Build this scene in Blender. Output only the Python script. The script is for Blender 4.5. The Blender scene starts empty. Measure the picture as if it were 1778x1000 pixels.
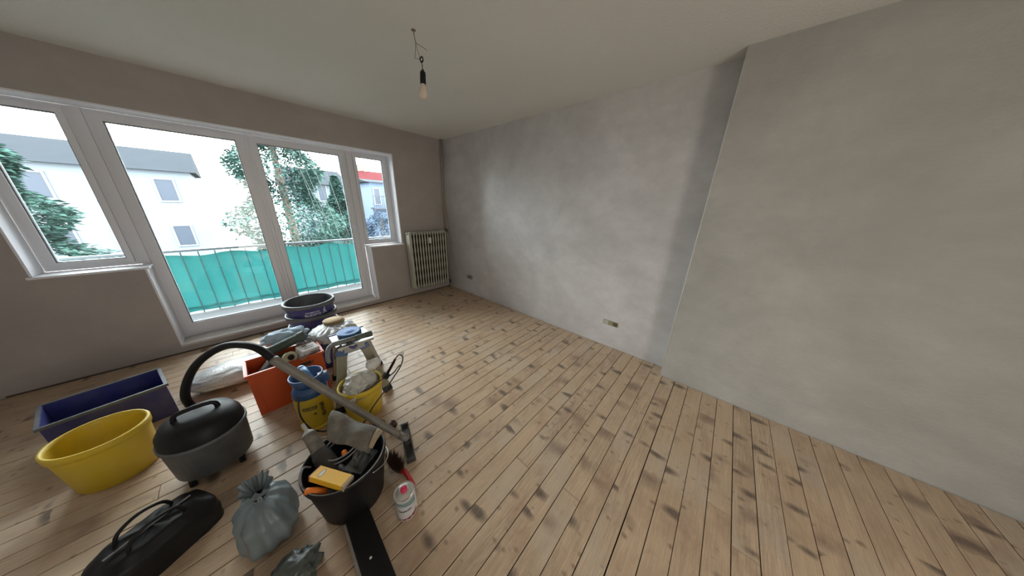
import bpy, bmesh, math, random
from mathutils import Vector, Matrix, noise
random.seed(7)
PI = math.pi
S = bpy.context.scene
COL = S.collection

# ------------------------------------------------------------------ camera, sky, lights, exposure
cam_d = bpy.data.cameras.new('camera')
cam = bpy.data.objects.new('camera', cam_d); COL.objects.link(cam)
cam_d.sensor_fit = 'HORIZONTAL'; cam_d.sensor_width = 36
cam_d.lens = 36 * 416.3 / 1778
cam_d.clip_start = 0.02; cam_d.clip_end = 200
Rv = Vector((0.66617984, -0.74533308, 0.02613479)); Uv = Vector((0.22292244, 0.23244468, 0.94671805)); Wv = Vector((0.71169517, 0.62485844, -0.32100142))
CAM = Vector((-2.6725, -4.0240, 1.5583))
cam.matrix_world = Matrix(((Rv.x, Uv.x, -Wv.x, CAM.x), (Rv.y, Uv.y, -Wv.y, CAM.y), (Rv.z, Uv.z, -Wv.z, CAM.z), (0, 0, 0, 1)))
S.camera = cam

world = bpy.data.worlds.new('world'); S.world = world; world.use_nodes = True
wn = world.node_tree.nodes; wl = world.node_tree.links; wn.clear()
w_out = wn.new('ShaderNodeOutputWorld'); w_bg = wn.new('ShaderNodeBackground')
w_tc = wn.new('ShaderNodeTexCoord'); w_sep = wn.new('ShaderNodeSeparateXYZ'); w_ramp = wn.new('ShaderNodeValToRGB')
wl.new(w_tc.outputs['Generated'], w_sep.inputs[0]); wl.new(w_sep.outputs['Z'], w_ramp.inputs[0])
w_ramp.color_ramp.elements[0].position = 0.0; w_ramp.color_ramp.elements[0].color = (0.505, 0.512, 0.525, 1)
w_ramp.color_ramp.elements[1].position = 0.6; w_ramp.color_ramp.elements[1].color = (0.97, 0.985, 1.0, 1)
wl.new(w_ramp.outputs[0], w_bg.inputs[0]); w_bg.inputs[1].default_value = 15.0
wl.new(w_bg.outputs[0], w_out.inputs[0])

def area_light(name, loc, rot, sx, sy, power, color, spread=None):
    d = bpy.data.lights.new(name, 'AREA'); d.shape = 'RECTANGLE'; d.size = sx; d.size_y = sy; d.energy = power; d.color = color
    if spread: d.spread = spread
    o = bpy.data.objects.new(name, d); COL.objects.link(o); o.location = loc; o.rotation_euler = rot
    return o
# the glazed opening marked as a portal, so that the daylight of the sky is sampled through it
pt = area_light('window_portal', (-2.36, 0.36, 1.17), (math.radians(-90), 0, 0), 2.96, 2.17, 1, (1, 1, 1)); pt.data.cycles.is_portal = True
# weak warm fill light added behind the camera to brighten the room
area_light('rear_fill_light', (-2.3, -6.22, 1.1), (math.radians(90), 0, 0), 0.9, 2.0, 19, (1.0, 0.93, 0.84))

S.view_settings.view_transform = 'Standard'; S.view_settings.look = 'None'
S.view_settings.gamma = 1.0; S.view_settings.use_curve_mapping = False
S.view_settings.exposure = 0.85

# ------------------------------------------------------------------ materials
def new_mat(name):
    m = bpy.data.materials.new(name); m.use_nodes = True
    return m, m.node_tree.nodes, m.node_tree.links, m.node_tree.nodes['Principled BSDF']

def mat(name, col, rough=0.5, metal=0.0, var=0.12, scale=12, bump=0.0, dust=0.0, dustcol=(0.45, 0.43, 0.38), spec=0.5, alpha=1.0, trans=0.0):
    m, n, l, b = new_mat(name)
    tc = n.new('ShaderNodeTexCoord'); nz = n.new('ShaderNodeTexNoise')
    nz.inputs['Scale'].default_value = scale; nz.inputs['Detail'].default_value = 6
    l.new(tc.outputs['Object'], nz.inputs['Vector'])
    mx = n.new('ShaderNodeMix'); mx.data_type = 'RGBA'
    mx.inputs['A'].default_value = (*[c * (1 - var) for c in col], 1); mx.inputs['B'].default_value = (*[min(1, c * (1 + var)) for c in col], 1)
    l.new(nz.outputs['Fac'], mx.inputs['Factor'])
    last = mx.outputs['Result']
    if dust > 0:
        n2 = n.new('ShaderNodeTexNoise'); n2.inputs['Scale'].default_value = scale * 1.7; n2.inputs['Detail'].default_value = 8
        l.new(tc.outputs['Object'], n2.inputs['Vector'])
        r = n.new('ShaderNodeMapRange'); r.inputs['From Min'].default_value = 0.42; r.inputs['From Max'].default_value = 0.68
        r.inputs['To Min'].default_value = dust * 0.25; r.inputs['To Max'].default_value = dust
        l.new(n2.outputs['Fac'], r.inputs['Value'])
        m2 = n.new('ShaderNodeMix'); m2.data_type = 'RGBA'; m2.inputs['B'].default_value = (*dustcol, 1)
        l.new(r.outputs['Result'], m2.inputs['Factor']); l.new(last, m2.inputs['A']); last = m2.outputs['Result']
    l.new(last, b.inputs['Base Color'])
    b.inputs['Roughness'].default_value = rough; b.inputs['Metallic'].default_value = metal
    b.inputs['Specular IOR Level'].default_value = spec
    if trans > 0: b.inputs['Transmission Weight'].default_value = trans
    if alpha < 1: b.inputs['Alpha'].default_value = alpha
    if bump > 0:
        bp = n.new('ShaderNodeBump'); bp.inputs['Strength'].default_value = bump; bp.inputs['Distance'].default_value = 0.01
        n3 = n.new('ShaderNodeTexNoise'); n3.inputs['Scale'].default_value = scale * 4; n3.inputs['Detail'].default_value = 6
        l.new(tc.outputs['Object'], n3.inputs['Vector'])
        l.new(n3.outputs['Fac'], bp.inputs['Height']); l.new(bp.outputs['Normal'], b.inputs['Normal'])
    return m

def plaster(name, c1, c2, c3, rough):
    """skim-coated, sanded plaster: large clouds, horizontal trowel streaks, fine specks"""
    m, n, l, b = new_mat(name)
    tc = n.new('ShaderNodeTexCoord')
    a = n.new('ShaderNodeTexNoise'); a.inputs['Scale'].default_value = 1.1; a.inputs['Detail'].default_value = 7; a.inputs['Roughness'].default_value = 0.62; a.inputs['Distortion'].default_value = 0.4
    l.new(tc.outputs['Object'], a.inputs['Vector'])
    mp = n.new('ShaderNodeMapping'); mp.inputs['Scale'].default_value = (1.0, 1.0, 1.7); mp.inputs['Rotation'].default_value = (0.5, 0.3, 0)
    l.new(tc.outputs['Object'], mp.inputs['Vector'])
    s = n.new('ShaderNodeTexNoise'); s.inputs['Scale'].default_value = 3.2; s.inputs['Detail'].default_value = 9; s.inputs['Roughness'].default_value = 0.7
    l.new(mp.outputs[0], s.inputs['Vector'])
    r1 = n.new('ShaderNodeMapRange'); r1.inputs['From Min'].default_value = 0.33; r1.inputs['From Max'].default_value = 0.67; l.new(a.outputs['Fac'], r1.inputs['Value'])
    r2 = n.new('ShaderNodeMapRange'); r2.inputs['From Min'].default_value = 0.36; r2.inputs['From Max'].default_value = 0.70; l.new(s.outputs['Fac'], r2.inputs['Value'])
    m1 = n.new('ShaderNodeMix'); m1.data_type = 'RGBA'; m1.inputs['A'].default_value = (*c1, 1); m1.inputs['B'].default_value = (*c2, 1); l.new(r1.outputs[0], m1.inputs['Factor'])
    m2 = n.new('ShaderNodeMix'); m2.data_type = 'RGBA'; m2.inputs['B'].default_value = (*c3, 1)
    mm = n.new('ShaderNodeMath'); mm.operation = 'MULTIPLY'; mm.inputs[1].default_value = 0.38; l.new(r2.outputs[0], mm.inputs[0]); l.new(mm.outputs[0], m2.inputs['Factor'])
    l.new(m1.outputs['Result'], m2.inputs['A']); l.new(m2.outputs['Result'], b.inputs['Base Color'])
    b.inputs['Roughness'].default_value = rough; b.inputs['Specular IOR Level'].default_value = 0.5
    f = n.new('ShaderNodeTexNoise'); f.inputs['Scale'].default_value = 55; f.inputs['Detail'].default_value = 5; l.new(tc.outputs['Object'], f.inputs['Vector'])
    bp = n.new('ShaderNodeBump'); bp.inputs['Strength'].default_value = 0.16; bp.inputs['Distance'].default_value = 0.01
    l.new(f.outputs['Fac'], bp.inputs['Height']); l.new(bp.outputs['Normal'], b.inputs['Normal'])
    return m

M_plaster = plaster('skim_plaster', (0.52, 0.505, 0.50), (0.70, 0.685, 0.685), (0.38, 0.365, 0.355), 0.42)
M_plaster_dark = plaster('backlit_plaster', (0.38, 0.345, 0.32), (0.45, 0.415, 0.385), (0.33, 0.30, 0.28), 0.75)  # same plaster, with the backlit wall's shade put into a darker colour
M_plaster_breast = plaster('grey_plaster', (0.40, 0.39, 0.365), (0.53, 0.52, 0.49), (0.31, 0.30, 0.275), 0.6)
M_ceiling = mat('woodchip_paint', (0.72, 0.715, 0.68), 0.9, var=0.05, scale=1.6, bump=0.0)
def woodchip():
    n = M_ceiling.node_tree.nodes; l = M_ceiling.node_tree.links; b = n['Principled BSDF']
    tc = n.new('ShaderNodeTexCoord'); v = n.new('ShaderNodeTexVoronoi'); v.inputs['Scale'].default_value = 90
    nz = n.new('ShaderNodeTexNoise'); nz.inputs['Scale'].default_value = 60; nz.inputs['Detail'].default_value = 4
    l.new(tc.outputs['Object'], v.inputs['Vector']); l.new(tc.outputs['Object'], nz.inputs['Vector'])
    ad = n.new('ShaderNodeMath'); ad.operation = 'ADD'; l.new(v.outputs['Distance'], ad.inputs[0]); l.new(nz.outputs['Fac'], ad.inputs[1])
    bp = n.new('ShaderNodeBump'); bp.inputs['Strength'].default_value = 0.35; bp.inputs['Distance'].default_value = 0.004
    l.new(ad.outputs[0], bp.inputs['Height']); l.new(bp.outputs['Normal'], b.inputs['Normal'])
woodchip()

def wood_floor():
    m, n, l, b = new_mat('sanded_pine')
    tc = n.new('ShaderNodeTexCoord'); oi = n.new('ShaderNodeObjectInfo')
    # each board carries its own piece of grain
    cx = n.new('ShaderNodeCombineXYZ')
    mu = n.new('ShaderNodeMath'); mu.operation = 'MULTIPLY'; mu.inputs[1].default_value = 57.0; l.new(oi.outputs['Random'], mu.inputs[0])
    l.new(mu.outputs[0], cx.inputs['X']); l.new(mu.outputs[0], cx.inputs['Z'])
    va = n.new('ShaderNodeVectorMath'); va.operation = 'ADD'; l.new(tc.outputs['Object'], va.inputs[0]); l.new(cx.outputs[0], va.inputs[1])
    def nz(scale, sc, det=6, rough=0.6, dist=0.0, vec=None):
        mp = n.new('ShaderNodeMapping'); mp.inputs['Scale'].default_value = sc; l.new(vec or va.outputs[0], mp.inputs['Vector'])
        t = n.new('ShaderNodeTexNoise'); t.inputs['Scale'].default_value = scale; t.inputs['Detail'].default_value = det; t.inputs['Roughness'].default_value = rough; t.inputs['Distortion'].default_value = dist
        l.new(mp.outputs[0], t.inputs['Vector']); return t.outputs['Fac']
    def rng(v, a, b_, c=0.0, d=1.0):
        r = n.new('ShaderNodeMapRange'); r.inputs['From Min'].default_value = a; r.inputs['From Max'].default_value = b_; r.inputs['To Min'].default_value = c; r.inputs['To Max'].default_value = d
        l.new(v, r.inputs['Value']); return r.outputs['Result']
    def mix(fac, A, B, mode='MIX'):
        x = n.new('ShaderNodeMix'); x.data_type = 'RGBA'; x.blend_type = mode
        l.new(fac, x.inputs['Factor'])
        for k, c in (('A', A), ('B', B)):
            if isinstance(c, tuple): x.inputs[k].default_value = (*c, 1)
            else: l.new(c, x.inputs[k])
        return x.outputs['Result']
    grain = nz(10, (0.45, 12, 1), 10, 0.72, 0.8)
    fine = nz(60, (0.25, 5, 1), 8, 0.75, 0.3)
    clouds = nz(3.4, (0.9, 2.2, 1), 8, 0.68, 0.6)
    base = mix(rng(grain, 0.32, 0.68), (0.34, 0.225, 0.130), (0.64, 0.475, 0.305))
    base = mix(rng(fine, 0.38, 0.70, 0, 0.5), base, (0.27, 0.165, 0.095))
    base = mix(rng(clouds, 0.44, 0.74, 0, 0.75), base, (0.215, 0.130, 0.082))
    # tone of the single board
    base = mix(rng(oi.outputs['Random'], 0, 1, 0.0, 0.50), base, (0.46, 0.315, 0.185))
    # greyish and reddish wear patches over the whole floor
    wear = nz(1.5, (1, 1, 1), 6, 0.65, 0.4, tc.outputs['Object'])
    base = mix(rng(wear, 0.5, 0.72, 0, 0.5), base, (0.46, 0.395, 0.31))
    wr = n.new('ShaderNodeTexCoord'); w2 = nz(2.3, (1, 1, 1), 6, 0.7, 0.5, wr.outputs['Object'])
    base = mix(rng(w2, 0.55, 0.75, 0, 0.45), base, (0.28, 0.14, 0.085))
    # old dark stains smeared slantwise over the boards
    def stains(scale, sc, rot, lo, hi, k0, k1, col, amt, jit):
        nonlocal base
        mp = n.new('ShaderNodeMapping'); mp.inputs['Scale'].default_value = sc; mp.inputs['Rotation'].default_value = (0, 0, rot); l.new(va.outputs[0], mp.inputs['Vector'])
        dn = n.new('ShaderNodeTexNoise'); dn.inputs['Scale'].default_value = 11; dn.inputs['Detail'].default_value = 5; l.new(va.outputs[0], dn.inputs['Vector'])
        sm = n.new('ShaderNodeMix'); sm.data_type = 'VECTOR'; sm.inputs['Factor'].default_value = jit
        l.new(mp.outputs[0], sm.inputs['A']); l.new(dn.outputs['Color'], sm.inputs['B'])
        vo = n.new('ShaderNodeTexVoronoi'); vo.inputs['Scale'].default_value = scale; vo.voronoi_dimensions = '2D'; l.new(sm.outputs['Result'], vo.inputs['Vector'])
        sel = n.new('ShaderNodeSeparateColor'); l.new(vo.outputs['Color'], sel.inputs[0])
        size = rng(sel.outputs[0], lo, 1.0, -0.05, hi)
        df = n.new('ShaderNodeMath'); df.operation = 'SUBTRACT'; l.new(size, df.inputs[0]); l.new(vo.outputs['Distance'], df.inputs[1])
        f = rng(df.outputs[0], k0, k1, 0, amt)
        br_ = n.new('ShaderNodeMath'); br_.operation = 'MULTIPLY'; l.new(f, br_.inputs[0]); l.new(rng(fine, 0.25, 0.55, 0.55, 1.0), br_.inputs[1])
        base = mix(br_.outputs[0], base, col)
    stains(1.0, (15.0, 6.5, 0.0), 0.55, 0.72, 0.34, -0.08, 0.16, (0.085, 0.062, 0.048), 0.9, 0.30)
    stains(1.0, (9.0, 5.0, 0.0), 0.9, 0.66, 0.34, -0.14, 0.22, (0.15, 0.09, 0.06), 0.7, 0.40)
    stains(1.0, (26.0, 20.0, 0.0), 0.5, 0.78, 0.24, -0.08, 0.16, (0.14, 0.085, 0.05), 0.7, 0.25)
    hs = n.new('ShaderNodeHueSaturation'); hs.inputs['Saturation'].default_value = 0.88; hs.inputs['Value'].default_value = 1.22; l.new(base, hs.inputs['Color'])
    l.new(hs.outputs[0], b.inputs['Base Color'])
    l.new(rng(grain, 0.3, 0.7, 0.34, 0.52), b.inputs['Roughness'])
    b.inputs['Specular IOR Level'].default_value = 0.45
    bp = n.new('ShaderNodeBump'); bp.inputs['Strength'].default_value = 0.25; bp.inputs['Distance'].default_value = 0.004
    l.new(grain, bp.inputs['Height']); l.new(bp.outputs['Normal'], b.inputs['Normal'])
    return m
M_board = wood_floor()
M_under = mat('underfloor_dark', (0.03, 0.022, 0.016), 0.9)
M_white = mat('white_pvc', (0.74, 0.75, 0.78), 0.35, var=0.02, scale=3)
M_reveal = mat('white_reveal_paint', (0.80, 0.81, 0.86), 0.6, var=0.03, scale=4)
M_gasket = mat('grey_rubber_gasket', (0.16, 0.17, 0.18), 0.7)
M_sillstone = mat('pale_stone', (0.60, 0.565, 0.54), 0.5, var=0.12, scale=25)
M_steel = mat('steel', (0.45, 0.45, 0.46), 0.35, 0.9, var=0.1)
M_rad = mat('cream_green_enamel', (0.46, 0.46, 0.385), 0.4, var=0.08, scale=9)
M_pipe = mat('painted_pipe', (0.36, 0.33, 0.29), 0.45, var=0.12)
M_brass = mat('dark_brass', (0.10, 0.085, 0.06), 0.5, 0.3)
M_black = mat('black_plastic', (0.010, 0.010, 0.011), 0.5, var=0.3, spec=0.25)
M_blackdusty = mat('dusty_black_plastic', (0.007, 0.007, 0.008), 0.5, var=0.3, scale=6, dust=0.05, dustcol=(0.14, 0.13, 0.12), spec=0.25)
M_rimworn = mat('worn_black_rim', (0.10, 0.10, 0.10), 0.4, var=0.5, scale=10, dust=0.6)
M_yellow = mat('yellow_plastic', (0.62, 0.43, 0.015), 0.5, var=0.10, scale=6, dust=0.18, dustcol=(0.48, 0.40, 0.2))
M_blue = mat('blue_plastic', (0.014, 0.070, 0.20), 0.4, var=0.2, scale=8, dust=0.10)
M_lightblue = mat('pale_blue_plastic', (0.16, 0.32, 0.58), 0.4, var=0.12)
M_navy = mat('navy_plastic', (0.022, 0.028, 0.17), 0.4, var=0.2, scale=5, dust=0.10)
M_tubgrey = mat('dark_grey_plastic', (0.075, 0.085, 0.10), 0.5, var=0.2, scale=5, dust=0.15)
M_alu = mat('dull_aluminium', (0.45, 0.45, 0.44), 0.4, 0.6, var=0.15, scale=8, dust=0.5, dustcol=(0.42, 0.40, 0.34))
M_dullgrey = mat('dull_grey_casting', (0.17, 0.185, 0.185), 0.5, var=0.2, scale=14, dust=0.3, dustcol=(0.26, 0.26, 0.24))
M_olive = mat('dusty_ladder_rail', (0.19, 0.175, 0.115), 0.6, var=0.2, scale=8, dust=0.6, dustcol=(0.30, 0.28, 0.21))
M_orange = mat('orange_red_plastic', (0.55, 0.085, 0.02), 0.45, var=0.15, scale=6)
M_orangeb = mat('bright_orange_plastic', (0.85, 0.22, 0.02), 0.4)
M_dustgrey = mat('dusty_grey', (0.10, 0.092, 0.078), 0.8, var=0.35, scale=14, dust=0.6, dustcol=(0.26, 0.235, 0.195), bump=0.3)
M_darktool = mat('dark_tool', (0.03, 0.028, 0.026), 0.6, var=0.4, scale=14, dust=0.3, dustcol=(0.12, 0.105, 0.09))
M_green = mat('dark_green_rubber', (0.035, 0.065, 0.05), 0.6, var=0.3, scale=12, dust=0.3, dustcol=(0.2, 0.22, 0.19))
M_vac = mat('grey_tube_plastic', (0.17, 0.155, 0.135), 0.5, var=0.15, scale=10, dust=0.3, dustcol=(0.33, 0.31, 0.27))
M_paper = mat('white_paper', (0.72, 0.71, 0.68), 0.7, var=0.08)
M_beige = mat('beige_card', (0.36, 0.28, 0.19), 0.8, var=0.1)
M_tape = mat('tan_paper_disc', (0.42, 0.30, 0.165), 0.8, var=0.2, scale=20)
M_film = mat('plastic_film', (0.62, 0.64, 0.66), 0.22, var=0.25, scale=18, bump=0.5, dust=0.3, dustcol=(0.4, 0.38, 0.34))
M_bagwhite = mat('translucent_bag', (0.55, 0.54, 0.50), 0.35, var=0.2, scale=12, bump=0.5)
M_baggreen = mat('pale_grey_green_film', (0.07, 0.08, 0.07), 0.4, var=0.3, scale=8, bump=0.1)
M_bagblue = mat('pale_blue_film', (0.17, 0.205, 0.22), 0.4, var=0.15, scale=5, bump=0.1)
M_cloth = mat('pale_blue_cloth', (0.42, 0.55, 0.68), 0.8, var=0.15, scale=10, bump=0.4)
M_bristle = mat('brown_bristles', (0.07, 0.035, 0.02), 0.8, var=0.4, scale=40)
M_red = mat('red_plastic', (0.42, 0.018, 0.02), 0.4)
M_redcap = mat('raspberry_cap', (0.62, 0.03, 0.10), 0.4)
M_tin = mat('tin_lid', (0.62, 0.60, 0.55), 0.32, 0.55, var=0.08)
M_maroon = mat('maroon_card', (0.22, 0.03, 0.035), 0.5)
M_cardy = mat('yellow_card', (0.78, 0.43, 0.02), 0.5, var=0.05)
M_ink = mat('dark_ink', (0.03, 0.03, 0.028), 0.6)
M_inkwhite = mat('white_ink', (0.62, 0.64, 0.68), 0.6)
M_teal_paint = mat('grey_teal_print', (0.20, 0.30, 0.31), 0.5)
M_hose = mat('black_hose', (0.015, 0.014, 0.016), 0.4)
M_cable = mat('grey_cable', (0.20, 0.20, 0.21), 0.45, var=0.2)
M_bulb = mat('frosted_bulb', (0.66, 0.56, 0.44), 0.25, var=0.08, scale=20)
M_box = mat('speckled_socket_box', (0.30, 0.27, 0.17), 0.8, var=0.6, scale=60)
M_wirebrown = mat('old_wire', (0.16, 0.12, 0.07), 0.6)

def glass_mat():
    m, n, l, b = new_mat('window_glass')
    out = n['Material Output']; tr = n.new('ShaderNodeBsdfTransparent'); gl = n.new('ShaderNodeBsdfGlossy'); gl.inputs['Roughness'].default_value = 0.02
    tr.inputs['Color'].default_value = (0.93, 0.97, 0.97, 1)
    fr = n.new('ShaderNodeFresnel'); fr.inputs['IOR'].default_value = 1.45
    mx = n.new('ShaderNodeMixShader'); l.new(fr.outputs[0], mx.inputs[0]); l.new(tr.outputs[0], mx.inputs[1]); l.new(gl.outputs[0], mx.inputs[2]); l.new(mx.outputs[0], out.inputs['Surface'])
    return m
M_glass = glass_mat()
def net_mat():
    m, n, l, b = new_mat('teal_netting')
    tc = n.new('ShaderNodeTexCoord'); nz = n.new('ShaderNodeTexNoise'); nz.inputs['Scale'].default_value = 3; nz.inputs['Detail'].default_value = 5
    l.new(tc.outputs['Object'], nz.inputs['Vector'])
    mx = n.new('ShaderNodeMix'); mx.data_type = 'RGBA'; mx.inputs['A'].default_value = (0.008, 0.066, 0.064, 1); mx.inputs['B'].default_value = (0.015, 0.100, 0.096, 1)
    l.new(nz.outputs['Fac'], mx.inputs['Factor']); l.new(mx.outputs['Result'], b.inputs['Base Color']); b.inputs['Roughness'].default_value = 0.8
    tl = n.new('ShaderNodeBsdfTranslucent'); l.new(mx.outputs['Result'], tl.inputs['Color'])
    ms = n.new('ShaderNodeMixShader'); ms.inputs[0].default_value = 0.5
    l.new(b.outputs[0], ms.inputs[1]); l.new(tl.outputs[0], ms.inputs[2]); l.new(ms.outputs[0], n['Material Output'].inputs['Surface'])
    return m
M_net = net_mat()

# ------------------------------------------------------------------ helpers
class MB:
    """collects shapes and links them as one mesh object"""
    def __init__(s): s.v = []; s.f = []; s.m = []; s.sm = []; s.mi = 0
    def add(s, vs, fs, smooth=False, T=None):
        o = len(s.v)
        s.v += [(T @ Vector(p) if T else Vector(p)) for p in vs]
        s.f += [tuple(i + o for i in f) for f in fs]; s.m += [s.mi] * len(fs); s.sm += [smooth] * len(fs)
        return s
    def box(s, x0, y0, z0, x1, y1, z1, T=None, bev=0.0):
        if bev <= 0:
            vs = [(x0, y0, z0), (x1, y0, z0), (x1, y1, z0), (x0, y1, z0), (x0, y0, z1), (x1, y0, z1), (x1, y1, z1), (x0, y1, z1)]
            fs = [(3, 2, 1, 0), (4, 5, 6, 7), (0, 1, 5, 4), (1, 2, 6, 5), (2, 3, 7, 6), (3, 0, 4, 7)]
            return s.add(vs, fs, False, T)
        bm = bmesh.new(); bmesh.ops.create_cube(bm, size=1)
        for v in bm.verts: v.co = Vector(((x0 + x1) / 2 + v.co.x * (x1 - x0), (y0 + y1) / 2 + v.co.y * (y1 - y0), (z0 + z1) / 2 + v.co.z * (z1 - z0)))
        bmesh.ops.bevel(bm, geom=bm.edges[:] , offset=bev, segments=2, affect='EDGES', profile=0.6)
        bm.verts.index_update()
        s.add([v.co.copy() for v in bm.verts], [[v.index for v in f.verts] for f in bm.faces], False, T); bm.free(); return s
    def lathe(s, prof, n=32, T=None, sx=1, sy=1, smooth=True, cap=True):
        vs = []; fs = []
        for r, z in prof:
            for k in range(n): a = 2 * PI * k / n; vs.append((r * math.cos(a) * sx, r * math.sin(a) * sy, z))
        for i in range(len(prof) - 1):
            for k in range(n):
                k2 = (k + 1) % n; fs.append((i * n + k, i * n + k2, (i + 1) * n + k2, (i + 1) * n + k))
        s.add(vs, fs, smooth, T)
        if cap:
            if prof[0][0] > 1e-5: s.add([vs[k] for k in range(n)], [tuple(range(n - 1, -1, -1))], False, T)
            if prof[-1][0] > 1e-5: s.add([vs[(len(prof) - 1) * n + k] for k in range(n)], [tuple(range(n))], False, T)
        return s
    def tube(s, pts, r, n=10, sub=1, closed=False, smooth=True, T=None):
        pts = [Vector(p) for p in pts]
        rs = r if isinstance(r, (list, tuple)) else [r] * len(pts)
        if sub > 1:
            q = []; rr = []; N = len(pts)
            for i in range(N if closed else N - 1):
                p0 = pts[(i - 1) % N] if (closed or i > 0) else pts[0]; p1 = pts[i]; p2 = pts[(i + 1) % N]; p3 = pts[(i + 2) % N] if (closed or i + 2 < N) else pts[-1]
                for j in range(sub):
                    t = j / sub
                    q.append(0.5 * ((2 * p1) + (p2 - p0) * t + (2 * p0 - 5 * p1 + 4 * p2 - p3) * t * t + (3 * p1 - p0 - 3 * p2 + p3) * t ** 3))
                    rr.append(rs[i] * (1 - t) + rs[(i + 1) % N] * t)
            if not closed: q.append(pts[-1]); rr.append(rs[-1])
            pts = q; rs = rr
        N = len(pts); vs = []; fs = []; up = None
        for i, p in enumerate(pts):
            a = pts[(i - 1) % N] if (closed or i > 0) else p; b = pts[(i + 1) % N] if (closed or i < N - 1) else p
            t = (b - a).normalized()
            if up is None:
                up = Vector((0, 0, 1)) if abs(t.z) < 0.9 else Vector((1, 0, 0))
            sd = t.cross(up).normalized(); up = sd.cross(t).normalized()
            for k in range(n): an = 2 * PI * k / n; vs.append(p + (sd * math.cos(an) + up * math.sin(an)) * rs[i])
        for i in range(N if closed else N - 1):
            j = (i + 1) % N
            for k in range(n): k2 = (k + 1) % n; fs.append((i * n + k, i * n + k2, j * n + k2, j * n + k))
        if not closed: fs.append(tuple(range(n - 1, -1, -1))); fs.append(tuple((N - 1) * n + k for k in range(n)))
        return s.add(vs, fs, smooth, T)
    def ico(s, c, rad, sub=3, amp=0.0, freq=3.0, seed=0.0, T=None, flat=None, smooth=True):
        bm = bmesh.new(); bmesh.ops.create_icosphere(bm, subdivisions=sub, radius=1.0)
        vs = []
        for v in bm.verts:
            k = 1 + amp * noise.fractal(v.co * freq + Vector((seed, seed * 1.7, 0)), 0.8, 2.1, 4)
            p = Vector((v.co.x * rad[0] * k, v.co.y * rad[1] * k, v.co.z * rad[2] * k)) + Vector(c)
            if flat is not None and p.z < flat: p.z = flat
            vs.append(p)
        bm.verts.index_update()
        s.add(vs, [[v.index for v in f.verts] for f in bm.faces], smooth, T); bm.free(); return s
    def grid(s, fn, nu, nv, th=0.0, smooth=True, T=None):
        """surface fn(u,v)->Vector, given thickness th"""
        P = [[Vector(fn(i / nu, j / nv)) for j in range(nv + 1)] for i in range(nu + 1)]
        vs = [P[i][j] for i in range(nu + 1) for j in range(nv + 1)]; W = nv + 1
        fs = [(i * W + j, (i + 1) * W + j, (i + 1) * W + j + 1, i * W + j + 1) for i in range(nu) for j in range(nv)]
        if th > 0:
            nrm = []
            for i in range(nu + 1):
                for j in range(nv + 1):
                    a = P[min(i + 1, nu)][j] - P[max(i - 1, 0)][j]; b = P[i][min(j + 1, nv)] - P[i][max(j - 1, 0)]
                    nrm.append(a.cross(b).normalized())
            L = len(vs); vs2 = [v - nrm[k] * th for k, v in enumerate(vs)]
            fs2 = [tuple(L + i for i in reversed(f)) for f in fs]
            edge = [(i * W, (i + 1) * W) for i in range(nu)] + [(nu * W + j, nu * W + j + 1) for j in range(nv)] + [((i + 1) * W + nv, i * W + nv) for i in reversed(range(nu))] + [(j + 1, j) for j in reversed(range(nv))]
            fs3 = [(b, a, L + a, L + b) for a, b in edge]
            vs = vs + vs2; fs = fs + fs2
            o = len(s.v); s.add(vs, fs, smooth, T)
            s.f += [tuple(i + o for i in f) for f in fs3]; s.m += [s.mi] * len(fs3); s.sm += [False] * len(fs3)
            return s
        return s.add(vs, fs, smooth, T)
    def build(s, name, mats, parent=None, loc=None):
        me = bpy.data.meshes.new(name); me.from_pydata([tuple(v) for v in s.v], [], s.f); me.validate(); 
        if not isinstance(mats, (list, tuple)): mats = [mats]
        for m in mats: me.materials.append(m)
        if len(me.polygons) == len(s.f):
            me.polygons.foreach_set('material_index', s.m); me.polygons.foreach_set('use_smooth', s.sm)
        me.update()
        bm = bmesh.new(); bm.from_mesh(me); bmesh.ops.recalc_face_normals(bm, faces=bm.faces[:]); bm.to_mesh(me); bm.free()
        o = bpy.data.objects.new(name, me); COL.objects.link(o)
        if parent: o.parent = parent
        if loc: o.location = loc
        return o

def tag(o, label=None, cat=None, group=None, kind=None):
    for k, v in (('label', label), ('category', cat), ('group', group), ('kind', kind)):
        if v: o[k] = v
    return o
def thing(name, label, cat, loc=(0, 0, 0), rot=(0, 0, 0), group=None):
    o = bpy.data.objects.new(name, None); COL.objects.link(o); o.location = loc; o.rotation_euler = rot; o.empty_display_size = 0.05
    return tag(o, label, cat, group)
def struct(name, mb, m, parent=None):
    o = mb.build(name, m, parent)
    if parent is None: o['kind'] = 'structure'
    return o
def copy_tree(o, parent=None):
    c = o.copy(); COL.objects.link(c)
    if parent: c.parent = parent
    for ch in [x for x in S.objects if x.parent == o]: copy_tree(ch, c)
    return c
def along(a, b, up=(0, 0, 1)):
    """matrix whose z axis runs from a to b, origin a"""
    a, b = Vector(a), Vector(b); z = (b - a).normalized(); u = Vector(up)
    if abs(z.dot(u)) > 0.98: u = Vector((1, 0, 0))
    x = u.cross(z).normalized(); y = z.cross(x)
    return Matrix(((x.x, y.x, z.x, a.x), (x.y, y.y, z.y, a.y), (x.z, y.z, z.z, a.z), (0, 0, 0, 1)))
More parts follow.
